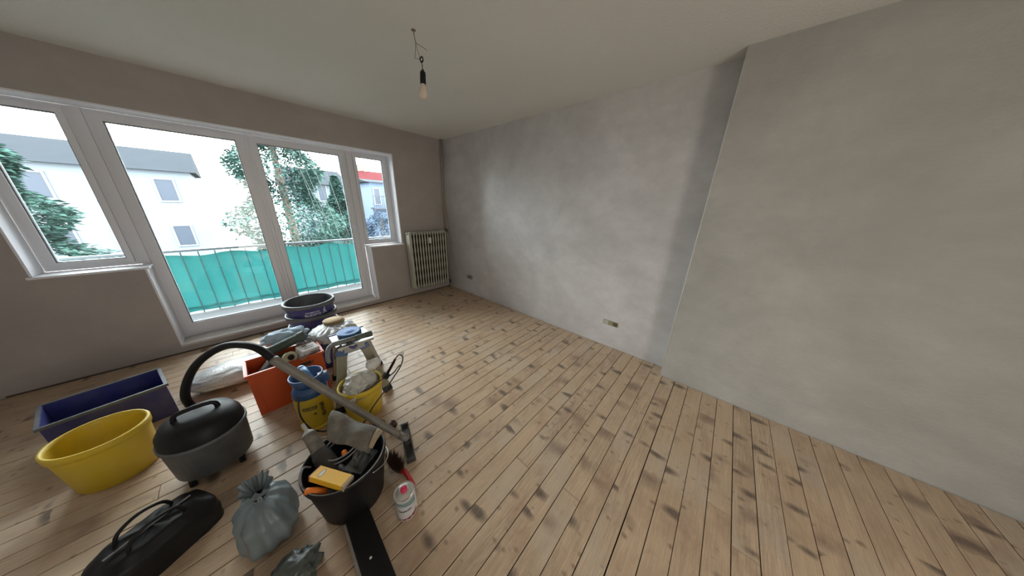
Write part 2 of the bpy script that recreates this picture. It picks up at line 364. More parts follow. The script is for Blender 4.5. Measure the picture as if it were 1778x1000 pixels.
def text_geo(body, size, bold=0.0):
    c = bpy.data.curves.new('lettering_curve', 'FONT'); c.body = body; c.size = size; c.align_x = 'CENTER'; c.align_y = 'CENTER'; c.offset = bold; c.extrude = 0.0; c.resolution_u = 3
    o = bpy.data.objects.new('lettering_tmp', c); COL.objects.link(o)
    bpy.context.view_layer.update()
    me = bpy.data.meshes.new_from_object(o.evaluated_get(bpy.context.evaluated_depsgraph_get()))
    bm = bmesh.new(); bm.from_mesh(me); bmesh.ops.triangulate(bm, faces=bm.faces[:])
    bmesh.ops.subdivide_edges(bm, edges=[e for e in bm.edges if e.calc_length() > size * 0.3], cuts=1)
    bm.verts.index_update()
    vs = [v.co.copy() for v in bm.verts]; fs = [[v.index for v in f.verts] for f in bm.faces]; bm.free()
    bpy.data.objects.remove(o); bpy.data.curves.remove(c); bpy.data.meshes.remove(me)
    return vs, fs
def wrap(vs, R0, ang, z0, tilt=0.0, lean=0.0):
    """flat letters laid round a cylinder of radius R0 (radius grows by lean per metre of height)"""
    out = []
    for v in vs:
        x = v.x * math.cos(tilt) - v.y * math.sin(tilt); y = v.x * math.sin(tilt) + v.y * math.cos(tilt)
        r = R0 + lean * y; a = ang + x / R0
        out.append((r * math.cos(a), r * math.sin(a), z0 + y))
    return out
def patch(R0, ang, z0, w, h, lean=0.0, nx=14, dz=lambda u: (0, 1)):
    """curved printed rectangle; dz(u) gives lower and upper fraction"""
    vs = []; fs = []
    for i in range(nx + 1):
        u = i / nx; lo, hi = dz(u); x = (u - 0.5) * w
        for t in (lo, hi):
            y = (t - 0.5) * h; r = R0 + lean * y; vs.append((r * math.cos(ang + x / R0), r * math.sin(ang + x / R0), z0 + y))
    for i in range(nx): fs.append((2 * i, 2 * i + 2, 2 * i + 3, 2 * i + 1))
    return vs, fs

# ------------------------------------------------------------------ room shell
H = 2.6; XL = -4.25; YR = -6.2; BX = -0.165; BY = -3.83
floor = struct('floor', MB().box(XL - 0.1, YR - 0.1, -0.12, 0.1, 0.02, -0.034), M_under)
PITCH = 0.1069; rnd = random.Random(3)
y = -0.004; row = 0
while y > YR:
    y1 = max(y - PITCH, YR); xr = -0.006 if y1 > BY else BX - 0.006
    gap = rnd.choice([0.0022, 0.003, 0.0035, 0.0055]); cuts = []
    if rnd.random() < 0.45: cuts = [rnd.uniform(-3.4, -0.7)]
    if rnd.random() < 0.12: cuts = sorted(cuts + [rnd.uniform(-3.4, -0.7)])
    xs = [XL + 0.005] + cuts + [xr]
    if y > BY > y1:   # short piece let in beside the chimney breast
        q = y - BY - 0.003; MB().box(-0.079, -q / 2, -0.024, 0.079, q / 2, 0).build('floor_board', M_board, floor, (-0.085, y - q / 2, -0.0002))
    for a, b in zip(xs[:-1], xs[1:]):
        if b - a < 0.2: continue
        L = b - a - 0.002; Wd = (y - y1) - gap; t = rnd.uniform(-0.0009, 0.0004); c = 0.002
        mb = MB(); x0, x1, ya, yb = -L / 2, L / 2, -Wd / 2, Wd / 2
        mb.add([(x0, ya, -0.024), (x1, ya, -0.024), (x1, yb, -0.024), (x0, yb, -0.024), (x0, ya, -c), (x1, ya, -c), (x1, yb, -c), (x0, yb, -c),
                (x0 + c * 0.4, ya + c, 0), (x1 - c * 0.4, ya + c, 0), (x1 - c * 0.4, yb - c, 0), (x0 + c * 0.4, yb - c, 0)],
               [(3, 2, 1, 0), (0, 1, 5, 4), (1, 2, 6, 5), (2, 3, 7, 6), (3, 0, 4, 7), (4, 5, 9, 8), (5, 6, 10, 9), (6, 7, 11, 10), (7, 4, 8, 11), (8, 9, 10, 11)])
        mb.build('floor_board', M_board, floor, ((a + b) / 2, (y + y1) / 2, t))
    y = y1; row += 1

struct('ceiling', MB().box(XL - 0.1, YR - 0.1, H, 0.1, 0.35, H + 0.15), M_ceiling)
struct('wall_right', MB().box(0, YR, -0.034, 0.15, 0.0, H), M_plaster)
struct('wall_chimney_breast', MB().box(BX, YR, -0.034, -0.001, BY, H), M_plaster_breast)
struct('trim_1', MB().tube([(BX + 0.0005, BY - 0.0005, 0.002), (BX + 0.0005, BY - 0.0005, H)], 0.0028, 6), mat('corner_bead', (0.72, 0.72, 0.70), 0.5, var=0.15, scale=20))
struct('wall_left', MB().box(XL - 0.15, YR, -0.034, XL, 0.0, H), M_plaster)
# rear wall with an open doorway (behind the camera) and the hall behind it
struct('wall_rear', MB().box(XL, YR - 0.15, -0.034, -2.78, YR, H).box(-1.82, YR - 0.15, -0.034, 0, YR, H).box(-2.78, YR - 0.15, 2.12, -1.82, YR, H), M_plaster)
struct('wall_hall', MB().box(-4.0, YR - 1.5, -0.034, 0, YR - 1.4, H).box(-4.1, YR - 1.4, -0.034, -4.0, YR - 0.15, H).box(0, YR - 1.4, -0.034, 0.1, YR - 0.15, H).box(-4.0, YR - 1.4, -0.12, 0, YR - 0.1, -0.02).box(-4.0, YR - 1.4, H, 0, YR - 0.1, H + 0.1), M_plaster)

# window wall: opening for balcony door, side lights
WX1 = -0.88; WT = 2.254; WS = 0.914; DX1 = -1.362; DX0 = -3.33; WX0 = -3.84; WD = 0.35; FY = 0.2; DZ = 0.093
mb = MB()
mb.box(XL, 0, WT, 0.0, WD, H)
mb.box(WX1, 0, -0.034, 0.0, WD, WT)
mb.box(DX1, 0, -0.034, WX1, WD, WS)
mb.box(DX0, 0, -0.034, DX1, WD, DZ - 0.025)
mb.box(WX0, 0, -0.034, DX0, WD, WS)
mb.box(XL, 0, -0.034, WX0, WD, WT)
struct('wall_window', mb, M_plaster_dark)
# white reveals
t = 0.012
struct('trim_2', MB().box(WX1 - t, 0.001, WS + 0.02, WX1, FY, WT - t).box(WX0 - 0.0, 0.001, WT - t, WX1, FY, WT).box(WX0, 0.001, WS + 0.02, WX0 + t, FY, WT - t), M_reveal)
struct('trim_3', MB().box(DX1 - t, 0.001, DZ, DX1, FY, WS - 0.001).box(DX0, 0.001, DZ, DX0 + t, FY, WS - 0.001), M_reveal)
struct('trim_4', MB().box(DX1 - 0.03, -0.022, WS, WX1 + 0.012, FY, WS + 0.018, bev=0.003), M_reveal)
struct('trim_5', MB().box(WX0 - 0.012, -0.022, WS, DX0 + 0.03, FY, WS + 0.018, bev=0.003), M_reveal)
struct('trim_6', MB().box(DX0 + 0.001, -0.006, DZ - 0.025, DX1 - 0.001, FY + 0.08, DZ, bev=0.003), M_sillstone)
# dark strip painted in for the shadow along the foot of the window wall
struct('shadow_strip_window', MB().box(-4.2, -0.012, 0.001, -0.02, -0.001, 0.012), mat('floor_edge_shadow', (0.10, 0.065, 0.045), 0.7, var=0.3))

def frame_ring(mb, x0, x1, z0, z1, wl_, wr, wb, wt, y0, y1):
    mb.box(x0, y0, z0, x0 + wl_, y1, z1); mb.box(x1 - wr, y0, z0, x1, y1, z1)
    mb.box(x0 + wl_, y0, z0, x1 - wr, y1, z0 + wb); mb.box(x0 + wl_, y0, z1 - wt, x1 - wr, y1, z1)
def glazing(name, x0, x1, z0, z1, sash=0.045, handle=None):
    """a fixed frame holding one sash with gasket and pane"""
    mb = MB(); frame_ring(mb, x0, x1, z0, z1, 0.028, 0.028, 0.03, 0.028, FY + 0.012, FY + 0.075)
    fr = mb.build(name, M_white); fr['kind'] = 'structure'
    a, b, c, d = x0 + 0.03, x1 - 0.03, z0 + 0.032, z1 - 0.03
    sb = sash if not isinstance(sash, tuple) else sash[0]
    bot = sash[1] if isinstance(sash, tuple) else sash
    mb = MB(); frame_ring(mb, a, b, c, d, sb, sb, bot, sb, FY - 0.006, FY + 0.055)
    sa = mb.build('sash', M_white, fr)
    mb = MB(); frame_ring(mb, a + sb - 0.001, b - sb + 0.001, c + bot - 0.001, d - sb + 0.001, 0.007, 0.007, 0.007, 0.007, FY + 0.008, FY + 0.05)
    mb.build('gasket', M_gasket, fr)
    MB().box(a + sb, FY + 0.024, c + bot, b - sb, FY + 0.030, d - sb).build('pane', M_glass, fr)
    if handle:
        hx, hz = handle
        h = MB().box(hx - 0.014, FY - 0.018, hz - 0.035, hx + 0.014, FY - 0.007, hz + 0.035, bev=0.003)
        h.tube([(hx, FY - 0.016, hz), (hx, FY - 0.045, hz), (hx, FY - 0.05, hz - 0.02), (hx, FY - 0.05, hz - 0.11)], 0.008, 8)
        h.build('handle', M_white, fr)
    return fr
# mullions
struct('trim_7', MB().box(-1.435, FY + 0.004, DZ, -1.385, FY + 0.085, WT - t), M_white)
struct('trim_8', MB().box(DX0 - 0.03, FY + 0.004, DZ, DX0 + 0.02, FY + 0.085, WT - t), M_white)
glazing('window_1', -1.384, WX1 - t - 0.001, WS + 0.018, WT - t - 0.001, 0.036)
glazing('door_1', -2.385, -1.436, DZ + 0.001, WT - t - 0.001, (0.05, 0.115), handle=(-1.49, 1.23))
glazing('door_2', DX0 + 0.021, -2.387, DZ + 0.001, WT - t - 0.001, (0.05, 0.115))
glazing('window_2', WX0 + t + 0.001, DX0 - 0.031, WS + 0.018, WT - t - 0.001, 0.036)

# ------------------------------------------------------------------ balcony and world outside
struct('floor_balcony', MB().box(-5.5, WD, -0.25, 1.2, 1.62, -0.02), mat('concrete', (0.085, 0.09, 0.095), 0.8, var=0.1, scale=6))
rail = thing('balcony_railing', 'steel balcony railing with thin upright bars outside the glazed door', 'railing', (-2.0, 1.5, -0.02))
M_railm = mat('galvanised_rail', (0.07, 0.085, 0.095), 0.5, 0.3)
M_bar = mat('dark_teal_bar', (0.012, 0.05, 0.055), 0.6)
MB().box(-3.4, -0.025, 0.875, 3.1, 0.025, 0.905, bev=0.006).build('handrail', M_railm, rail)
MB().box(-3.4, -0.012, 0.08, 3.1, 0.012, 0.10).build('bottom_rail', M_bar, rail)
bar_me = None
for k in range(43):
    if bar_me is None:
        b0 = MB().box(-0.006, -0.006, 0.0, 0.006, 0.006, 0.875).build('bar', M_bar, rail); bar_me = b0
    else:
        b0 = bar_me.copy(); COL.objects.link(b0)
    b0.location = (-3.35 + k * 0.150, -0.045, 0)
def netf(u, v):
    x = -5.4 + 6.5 * u
    return (x, 1.475 - 0.010 * math.sin(v * PI) - 0.006 * math.sin(x * 25 + v * 2), -0.005 + (0.80 + 0.03 * math.sin(x * 5.0) ** 2) * v + 0.008 * math.sin(x * 11))
net = MB().grid(netf, 160, 6).build('privacy_netting', M_net)
tag(net, 'turquoise privacy netting tied along the balcony railing', 'netting')

def tree_mat(name, a, b_):
    m, n, l, b = new_mat(name)
    tc = n.new('ShaderNodeTexCoord'); nz = n.new('ShaderNodeTexNoise'); nz.inputs['Scale'].default_value = 1.6; nz.inputs['Detail'].default_value = 8
    l.new(tc.outputs['Object'], nz.inputs['Vector'])
    r = n.new('ShaderNodeMapRange'); r.inputs['From Min'].default_value = 0.4; r.inputs['From Max'].default_value = 0.62; l.new(nz.outputs['Fac'], r.inputs['Value'])
    mx = n.new('ShaderNodeMix'); mx.data_type = 'RGBA'; mx.inputs['A'].default_value = (*a, 1); mx.inputs['B'].default_value = (*b_, 1)
    l.new(r.outputs[0], mx.inputs['Factor']); l.new(mx.outputs['Result'], b.inputs['Base Color']); b.inputs['Roughness'].default_value = 0.8; b.inputs['Specular IOR Level'].default_value = 0.06
    return m
M_fir = tree_mat('conifer_green', (0.010, 0.027, 0.021), (0.038, 0.078, 0.068))
M_leaf = tree_mat('shrub_green', (0.010, 0.018, 0.028), (0.045, 0.07, 0.105))
M_bark = mat('bark', (0.09, 0.07, 0.055), 0.9)
def foliage(mb, c, top, base, rad, n, leaf, rnd, conic=True):
    for i in range(n):
        if conic:
            h = rnd.random() ** 1.35; z = top - (top - base) * h; rr = rad * (h ** 0.8) * (0.85 + 0.25 * math.sin(h * 38 + rnd.random()))
            a = rnd.uniform(0, 2 * PI); r = rr * math.sqrt(rnd.uniform(0.35, 1.0))
        else:
            u = rnd.uniform(-1, 1); a = rnd.uniform(0, 2 * PI); q = rnd.uniform(0.55, 1.0) ** 0.5
            z = (top + base) / 2 + (top - base) / 2 * u * q; r = rad * math.sqrt(1 - u * u) * q * (1 + 0.2 * math.sin(5 * a))
        p = Vector((c[0] + r * math.cos(a), c[1] + r * math.sin(a), z))
        d = Vector((math.cos(a) + rnd.uniform(-.6, .6), math.sin(a) + rnd.uniform(-.6, .6), rnd.uniform(-.7, .3))).normalized()
        w = d.cross(Vector((rnd.uniform(-1, 1), rnd.uniform(-1, 1), 1))).normalized()
        s1 = leaf * rnd.uniform(0.6, 1.3)
        mb.add([p, p + d * s1 * 0.6 + w * s1 * 0.28, p + d * s1 * 1.3, p + d * s1 * 0.6 - w * s1 * 0.28], [(0, 1, 2, 3)])
def tree(name, label, c, top, base, rad, n, leaf, m, conic=True, seed=1, group=None):
    t_ = thing(name, label, 'tree', (c[0], c[1], -7.0), group=group); r = random.Random(seed)
    MB().tube([(0, 0, 0), (0, 0, top + 7 - 0.4)], [0.28, 0.03] if conic else [0.2, 0.06], 8).build('trunk', M_bark, t_)
    mb = MB(); foliage(mb, (0, 0), top + 7, base + 7, rad, n, leaf, r, conic)
    f = mb.build('foliage', m, t_); f['kind'] = 'stuff'
tree('conifer_tree', 'tall blue-green conifer filling the view through the balcony door', (-0.95, 10.8), 7.6, -5.5, 3.1, 60000, 0.12, M_fir, seed=2)
tree('conifer_tree', 'lower blue-green conifer in front of white house, right of the tall conifer', (2.55, 17.0), 3.2, -5.5, 2.1, 30000, 0.14, M_fir, seed=5)
tree('broadleaf_tree', 'bluish bushy tree in front of pale house behind small window', (5.1, 16.6), 0.9, -4.5, 1.5, 14000, 0.12, M_leaf, False, seed=8)
tree('conifer_tree', 'dark conifer at left beyond the balcony', (-7.6, 13.0), 4.6, -5.5, 2.8, 26000, 0.15, M_fir, seed=11)

M_ground = mat('garden_ground', (0.04, 0.05, 0.035), 0.9, var=0.3, scale=0.5)
struct('ground', MB().box(-60, 3, -7.2, 60, 70, -7.0), M_ground)
M_facade = mat('white_render', (0.090, 0.105, 0.120), 0.8, var=0.05, scale=0.6)
M_facade2 = mat('pale_blue_render', (0.055, 0.080, 0.125), 0.8, var=0.05, scale=0.6)
M_rooftile = mat('red_roof_tiles', (0.040, 0.008, 0.009), 0.9, var=0.15, scale=1.5, spec=0.05)
M_roofgrey = mat('grey_roof_slate', (0.013, 0.016, 0.020), 0.9, var=0.15, scale=1.5, spec=0.05)
M_winglass = mat('far_window_pane', (0.012, 0.02, 0.035), 0.5, var=0.1)
M_winframe = mat('far_window_frame', (0.10, 0.11, 0.125), 0.6)
def house(label, x0, x1, y0, y1, z1, roofh, wallm, roofm, wins, overhang=0.3, chim=()):
    """local frame: base centre at origin; wins = (x, z, w, h) on the front and 'L' windows on the left side"""
    cx, cy = (x0 + x1) / 2, (y0 + y1) / 2; hw, hd = (x1 - x0) / 2, (y1 - y0) / 2; zt = z1 + 7
    t_ = thing('house', label, 'building', (cx, cy, -7.0))
    MB().box(-hw, -hd, 0, hw, hd, zt).build('wall', wallm, t_)
    o = overhang; mb = MB()
    mb.add([(-hw - o, -hd - o, zt), (hw + o, -hd - o, zt), (hw + o, hd + o, zt), (-hw - o, hd + o, zt), (-hw - o, 0, zt + roofh), (hw + o, 0, zt + roofh)],
           [(0, 1, 5, 4), (1, 2, 5), (2, 3, 4, 5), (3, 0, 4), (3, 2, 1, 0)])
    rf = mb.build('roof', roofm, t_)
    for px in chim: MB().box(px - cx - 0.11, -0.2, zt + roofh - 0.3, px - cx + 0.11, 0.2, zt + roofh + 0.55).build('chimney', M_bark, rf)
    for (wx, wz, ww, wh) in wins:
        lx = wx - cx; lz = wz + 7
        mb = MB(); frame_ring(mb, lx - ww / 2, lx + ww / 2, lz - wh / 2, lz + wh / 2, 0.09, 0.09, 0.09, 0.09, -hd - 0.06, -hd + 0.02)
        w_ = mb.build('window', M_winframe, t_)
        MB().box(lx - ww / 2 + 0.09, -hd - 0.03, lz - wh / 2 + 0.09, lx + ww / 2 - 0.09, -hd - 0.001, lz + wh / 2 - 0.09).build('pane', M_winglass, w_)
    return t_
W1 = [(x, z, 0.75, 1.5) for z in (2.3, -0.7) for x in (2.0, 3.3, 4.5)]
house('white house with grey roof behind the conifers', 1.2, 5.3, 24.5, 31, 3.0, 1.5, M_facade, M_roofgrey, W1)
W2 = [(x, z, 0.7, 1.5) for z in (2.6, -0.2, -3.0) for x in (7.3, 8.3, 9.3)]
house('white house with steep red tiled roof behind the small window', 6.7, 10.2, 25.6, 30, 3.45, 1.45, M_facade, M_rooftile, W2, chim=(7.6, 8.2))
W3 = [(x, z, 0.62, 1.45) for z in (2.1, -0.6, -3.2) for x in (6.35, 7.45)]
h3 = house('pale blue house with small steel balcony at right edge of small window', 5.85, 9.4, 20.2, 24, 3.25, 0.35, M_facade2, M_roofgrey, W3)
# its steel balcony
mb = MB(); hd = 1.9
mb.box(-1.95, -hd - 0.95, 8.05, 0.2, -hd, 8.15)
for k in range(14): mb.box(-1.95 + k * 0.16, -hd - 0.96, 8.15, -1.92 + k * 0.16, -hd - 0.93, 9.1)
mb.box(-1.95, -hd - 0.98, 9.08, 0.2, -hd - 0.91, 9.16); mb.tube([(-1.9, -hd, 7.0), (-1.9, -hd - 0.9, 8.05)], 0.05, 5); mb.tube([(0.1, -hd, 7.0), (0.1, -hd - 0.9, 8.05)], 0.05, 5)
mb.build('balcony', mat('dark_steel', (0.006, 0.01, 0.02), 0.5), h3)
W4 = [(x, z, 0.9, 1.5) for z in (2.0, -1.0) for x in (-11.5, -9.5, -7.5, -5.2)]
house('long white house at left behind the dark conifer', -13, -4, 25, 32, 3.2, 1.6, M_facade, M_roofgrey, W4)
# pale strings hanging outside the door
M_string = mat('pale_string', (0.14, 0.16, 0.155), 0.6)
r5 = random.Random(9)
cords = thing('string_curtain', 'pale thin strings hanging slantwise outside the glass of the balcony door', 'strings', (-1.8, 1.2, 2.74))
for k, (xa, xb) in enumerate(((-1.98, -1.50), (-1.92, -1.63), (-1.86, -1.52), (-1.74, -1.42), (-1.60, -1.27))):
    MB().tube([(xa + 1.8, 0, 0), ((xa * 0.6 + xb * 0.4) + 1.82, 0, -0.85), (xb * 0.9 + xa * 0.1 + 1.8, 0.02, -1.79)], 0.0035, 5, sub=6).build('string', M_string, cords)
struct('ceiling_balcony', MB().box(-5.5, WD, 2.74, 1.2, 1.3, 2.9), M_facade)

# ------------------------------------------------------------------ radiator and pipes
RX1 = -0.145; RP = 0.0495; NS = 14; RZ0 = 0.135; RZ1 = 1.125
M_gapshade = mat('gap_shade_enamel', (0.065, 0.055, 0.042), 0.8, var=0.3, scale=15)  # shade in the gaps between columns, painted as a dark web colour
rad = thing('column_radiator', 'cream ribbed column radiator hanging on window wall in the corner', 'radiator', (RX1 - RP * NS / 2, -0.04, RZ0))
sec = MB(); hh = RZ1 - RZ0
pts = []; rs = []
for k in range(34):
    z = 0.03 + (hh - 0.06) * k / 33; pts.append((0, -0.137, z)); rs.append(0.0128 + 0.0024 * math.sin(k * 2 * PI / 5.5))
sec.tube(pts, rs, 12)
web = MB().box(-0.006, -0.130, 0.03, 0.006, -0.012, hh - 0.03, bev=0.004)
for zz in (0.03, hh - 0.03):
    sec.ico((0, -0.085, zz), (0.0185, 0.066, 0.030), 2)
sec_o = None
for k in range(NS):
    if sec_o is None: sec_o = sec.build('radiator_section', M_rad, rad); o = sec_o
    else: o = sec_o.copy(); COL.objects.link(o)
    o.location = (RP * (k - (NS - 1) / 2), 0, 0)
    if k == 0: w0 = web.build('inner_web', M_gapshade, o)
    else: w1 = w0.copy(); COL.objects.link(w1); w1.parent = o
MB().box(-RP * NS / 2 - 0.001, -0.132, 0.03, -RP * NS / 2 + 0.016, -0.010, hh - 0.03, bev=0.005).build('end_panel', M_rad, rad)
for zz in (0.03, hh - 0.03):
    MB().tube([(-RP * NS / 2 - 0.004, -0.078, zz), (RP * NS / 2 + 0.004, -0.078, zz)], 0.017, 12).build('header_pipe', M_rad, rad)
MB().lathe([(0.024, 0), (0.024, 0.02), (0.012, 0.026), (0, 0.03)], 12, along((-RP * NS / 2 + 0.0, -0.078, hh - 0.03), (-RP * NS / 2 - 0.03, -0.078, hh - 0.03))).build('end_plug', M_rad, rad)
MB().box(-0.022, -0.186, hh - 0.20, 0.012, -0.155, hh - 0.10, bev=0.004).build('heat_meter', M_paper, rad)
MB().box(-0.017, -0.166, hh - 0.23, 0.007, -0.150, hh - 0.07).build('meter_clip', M_black, rad)
MB().box(-0.30, 0.0, hh - 0.09, -0.27, 0.04, hh - 0.05).box(0.27, 0.0, hh - 0.09, 0.30, 0.04, hh - 0.05).build('wall_bracket', M_pipe, rad)
pipe = thing('heating_pipe', 'pair of painted heating pipes running up the corner', 'pipe', (-0.06, -0.05, 0))
MB().tube([(0.028, 0.018, 0.0), (0.028, 0.018, H)], 0.0105, 10).build('pipe_run', M_pipe, pipe)
MB().tube([(-0.012, 0.0, 1.10), (-0.012, 0.0, H)], 0.0105, 10).build('pipe_run', M_pipe, pipe)
MB().tube([(-0.012, 0.0, 1.10), (-0.012, -0.03, 1.095), (-0.03, -0.068, 1.095), (-0.079, -0.068, 1.095)], 0.011, 10).build('valve_pipe', M_brass, pipe)
MB().lathe([(0.022, -0.02), (0.024, 0.0), (0.018, 0.03), (0.0, 0.034)], 12, Matrix.Translation((-0.03, -0.068, 1.11))).build('valve', M_brass, pipe)
MB().tube([(0.028, 0.018, 0.10), (0.010, -0.03, 0.10), (-0.02, -0.068, 0.165), (-0.079, -0.068, 0.165)], 0.011, 10, sub=3).build('return_pipe', M_brass, pipe)

# ------------------------------------------------------------------ sockets on right wall
so = thing('socket_box', 'pair of open black round socket boxes low on right wall near the radiator', 'socket', (0, -0.64, 0.311))
for k, yy in enumerate((0.036, -0.036)):
    mb = MB().lathe([(0.0, -0.004), (0.026, -0.004), (0.027, 0.006), (0.034, 0.007), (0.034, -0.001)], 20, along((-0.0005, yy, 0), (-0.1, yy, 0)))
    c_ = mb.build('round_box', M_black, so)
    MB().tube([(-0.006, yy + 0.012, 0.008), (-0.015, yy, -0.006), (-0.012, yy - 0.012, 0.004)], 0.0022, 6, sub=4).build('wire', M_steel, c_)
so2 = thing('socket_box', 'wide dusty olive triple socket box set in right wall near the floor', 'socket', (0, -3.225, 0.300))
MB().box(-0.006, -0.085, -0.028, -0.0005, 0.085, 0.028, bev=0.002).build('box_rim', M_box, so2)
MB().box(-0.009, 0.02, -0.022, -0.0062, 0.078, 0.022).build('cover_plate', mat('plaster_smeared_cover', (0.50, 0.48, 0.42), 0.8, var=0.3, scale=50), so2)
MB().lathe([(0.0, 0.0), (0.019, 0.0), (0.019, 0.004), (0.023, 0.004)], 16, along((-0.006, -0.055, 0), (-0.1, -0.055, 0))).build('round_insert', M_wirebrown, so2)

# ------------------------------------------------------------------ hanging bulb
lamp = thing('hanging_bulb', 'bare frosted bulb in black socket hanging by a thin wire from ceiling', 'lamp', (-1.645, -2.233, H))
MB().lathe([(0.0, -0.003), (0.012, -0.004), (0.014, 0.0)], 12).build('ceiling_hole', M_wirebrown, lamp)
MB().tube([(0, 0, 0.0), (0.002, 0.0, -0.03), (0.006, -0.004, -0.062)], 0.0032, 6).build('sheathed_wire', mat('old_sheath', (0.30, 0.26, 0.18), 0.7), lamp)
MB().tube([(0.006, -0.004, -0.062), (0.002, -0.003, -0.10), (-0.006, 0.002, -0.145), (0.012, -0.015, -0.147), (0.02, -0.022, -0.147)], 0.0014, 5).build('wire', M_black, lamp)
MB().tube([(0.006, -0.004, -0.062), (0.012, -0.01, -0.10), (0.02, -0.02, -0.145)], 0.0011, 5).build('wire', M_black, lamp)
MB().tube([(0.006, -0.004, -0.062), (0.045, -0.05, -0.095), (0.052, -0.056, -0.10)], 0.0013, 5).build('wire', M_black, lamp)
MB().tube([(0.02, -0.022, -0.140), (0.028, -0.032, -0.135), (0.030, -0.034, -0.155), (0.022, -0.026, -0.163), (0.018, -0.022, -0.150)], 0.004, 6, sub=4, closed=True).build('terminal_knot', M_black, lamp)
MB().tube([(0.025, -0.028, -0.155), (0.026, -0.030, -0.21)], 0.0025, 6).build('cable', M_black, lamp)
Tl = Matrix.Translation((0.026, -0.030, -0.205)) @ Matrix.Rotation(math.radians(4), 4, 'Y')
MB().lathe([(0.0, 0.006), (0.006, 0.004), (0.010, -0.004), (0.0175, -0.012), (0.0185, -0.035), (0.0165, -0.038), (0.0185, -0.042), (0.0185, -0.076), (0.015, -0.078), (0, -0.078)], 20, Tl).build('lamp_socket', M_black, lamp)
MB().lathe([(0.013, -0.076), (0.0145, -0.088), (0.020, -0.102), (0.0265, -0.118), (0.0285, -0.132), (0.0265, -0.146), (0.019, -0.158), (0.009, -0.164), (0, -0.1655)], 24, Tl).build('bulb', M_bulb, lamp)

#@@OBJECTS
# ------------------------------------------------------------------ tools and buckets on the floor
def bucket_prof(r0, r1, h, wall=0.006, rim=0.008):
    return [(0, 0), (r0 * 0.96, 0), (r0, 0.006), (r1, h - 0.02), (r1 + rim * 0.7, h - 0.018), (r1 + rim, h - 0.010), (r1 + rim, h - 0.003), (r1 + rim * 0.6, h), (r1 - wall * 0.5, h), (r1 - wall, h - 0.006), (r0 - wall, 0.012), (0, 0.010)]

# --- three nested navy mortar tubs near the balcony door
def nested_tub(z, label, lettering):
    t_ = thing('mortar_tub', label, 'tub', (-2.32, -0.80, z), group='nested navy mortar tubs')
    MB().lathe([(0, 0), (0.17, 0), (0.178, 0.006), (0.209, 0.256)], 44, cap=False).lathe([(0.209, 0.256), (0.202, 0.256), (0.172, 0.012), (0, 0.01)], 44, cap=False).build('tub_body', M_navy, t_)
    MB().lathe([(0.2085, 0.252), (0.222, 0.254), (0.224, 0.284), (0.220, 0.292), (0.206, 0.292), (0.203, 0.252)], 44, cap=False).build('rim_band', M_tubgrey, t_)
    MB().lathe([(0.199, 0.284), (0.176, 0.03), (0, 0.012)], 44, cap=False).build('inner_wall', M_tubgrey, t_)
    if lettering:
        a0 = math.atan2(-4.02 + 0.80, -2.67 + 2.32) + 0.02
        for body, size, z0, bold in (('BAUMEISTER', 0.021, 0.212, 0.0004), ('RUDITTI', 0.036, 0.182, 0.0012)):
            vs, fs = text_geo(body, size, bold)
            MB().add(wrap(vs, 0.2045, a0, z0, lean=0.12), fs).build('lettering', M_inkwhite, t_)
        # running figure emblem
        vs = []; fs = []
        def strip(pts, w):
            for (x0, y0), (x1, y1) in zip(pts[:-1], pts[1:]):
                dx, dy = x1 - x0, y1 - y0; L = math.hypot(dx, dy); nx, ny = -dy / L * w, dx / L * w; o = len(vs)
                vs.extend([Vector((x0 + nx, y0 + ny, 0)), Vector((x1 + nx, y1 + ny, 0)), Vector((x1 - nx, y1 - ny, 0)), Vector((x0 - nx, y0 - ny, 0))]); fs.append((o, o + 1, o + 2, o + 3))
        strip([(0.002, 0.030), (-0.002, 0.020), (0.000, 0.004), (0.012, -0.010), (0.020, -0.024)], 0.0048)
        strip([(0.000, 0.004), (-0.008, -0.008), (-0.014, -0.024)], 0.0045)
        strip([(-0.014, 0.012), (-0.002, 0.018), (0.012, 0.008)], 0.0032); strip([(0.003, 0.032), (0.004, 0.043)], 0.005)
        MB().add(wrap(vs, 0.206, a0 + 0.50, 0.200, lean=0.12), fs).build('emblem', M_inkwhite, t_)
    return t_
nested_tub(0.002, 'navy mortar tub with dark grey rim, bottom of the nested three', False)
nested_tub(0.130, 'navy mortar tub with dark grey rim, middle of the nested three', False)
nested_tub(0.258, 'navy mortar tub with white lettering and open dark inside, top of the nested three', True)

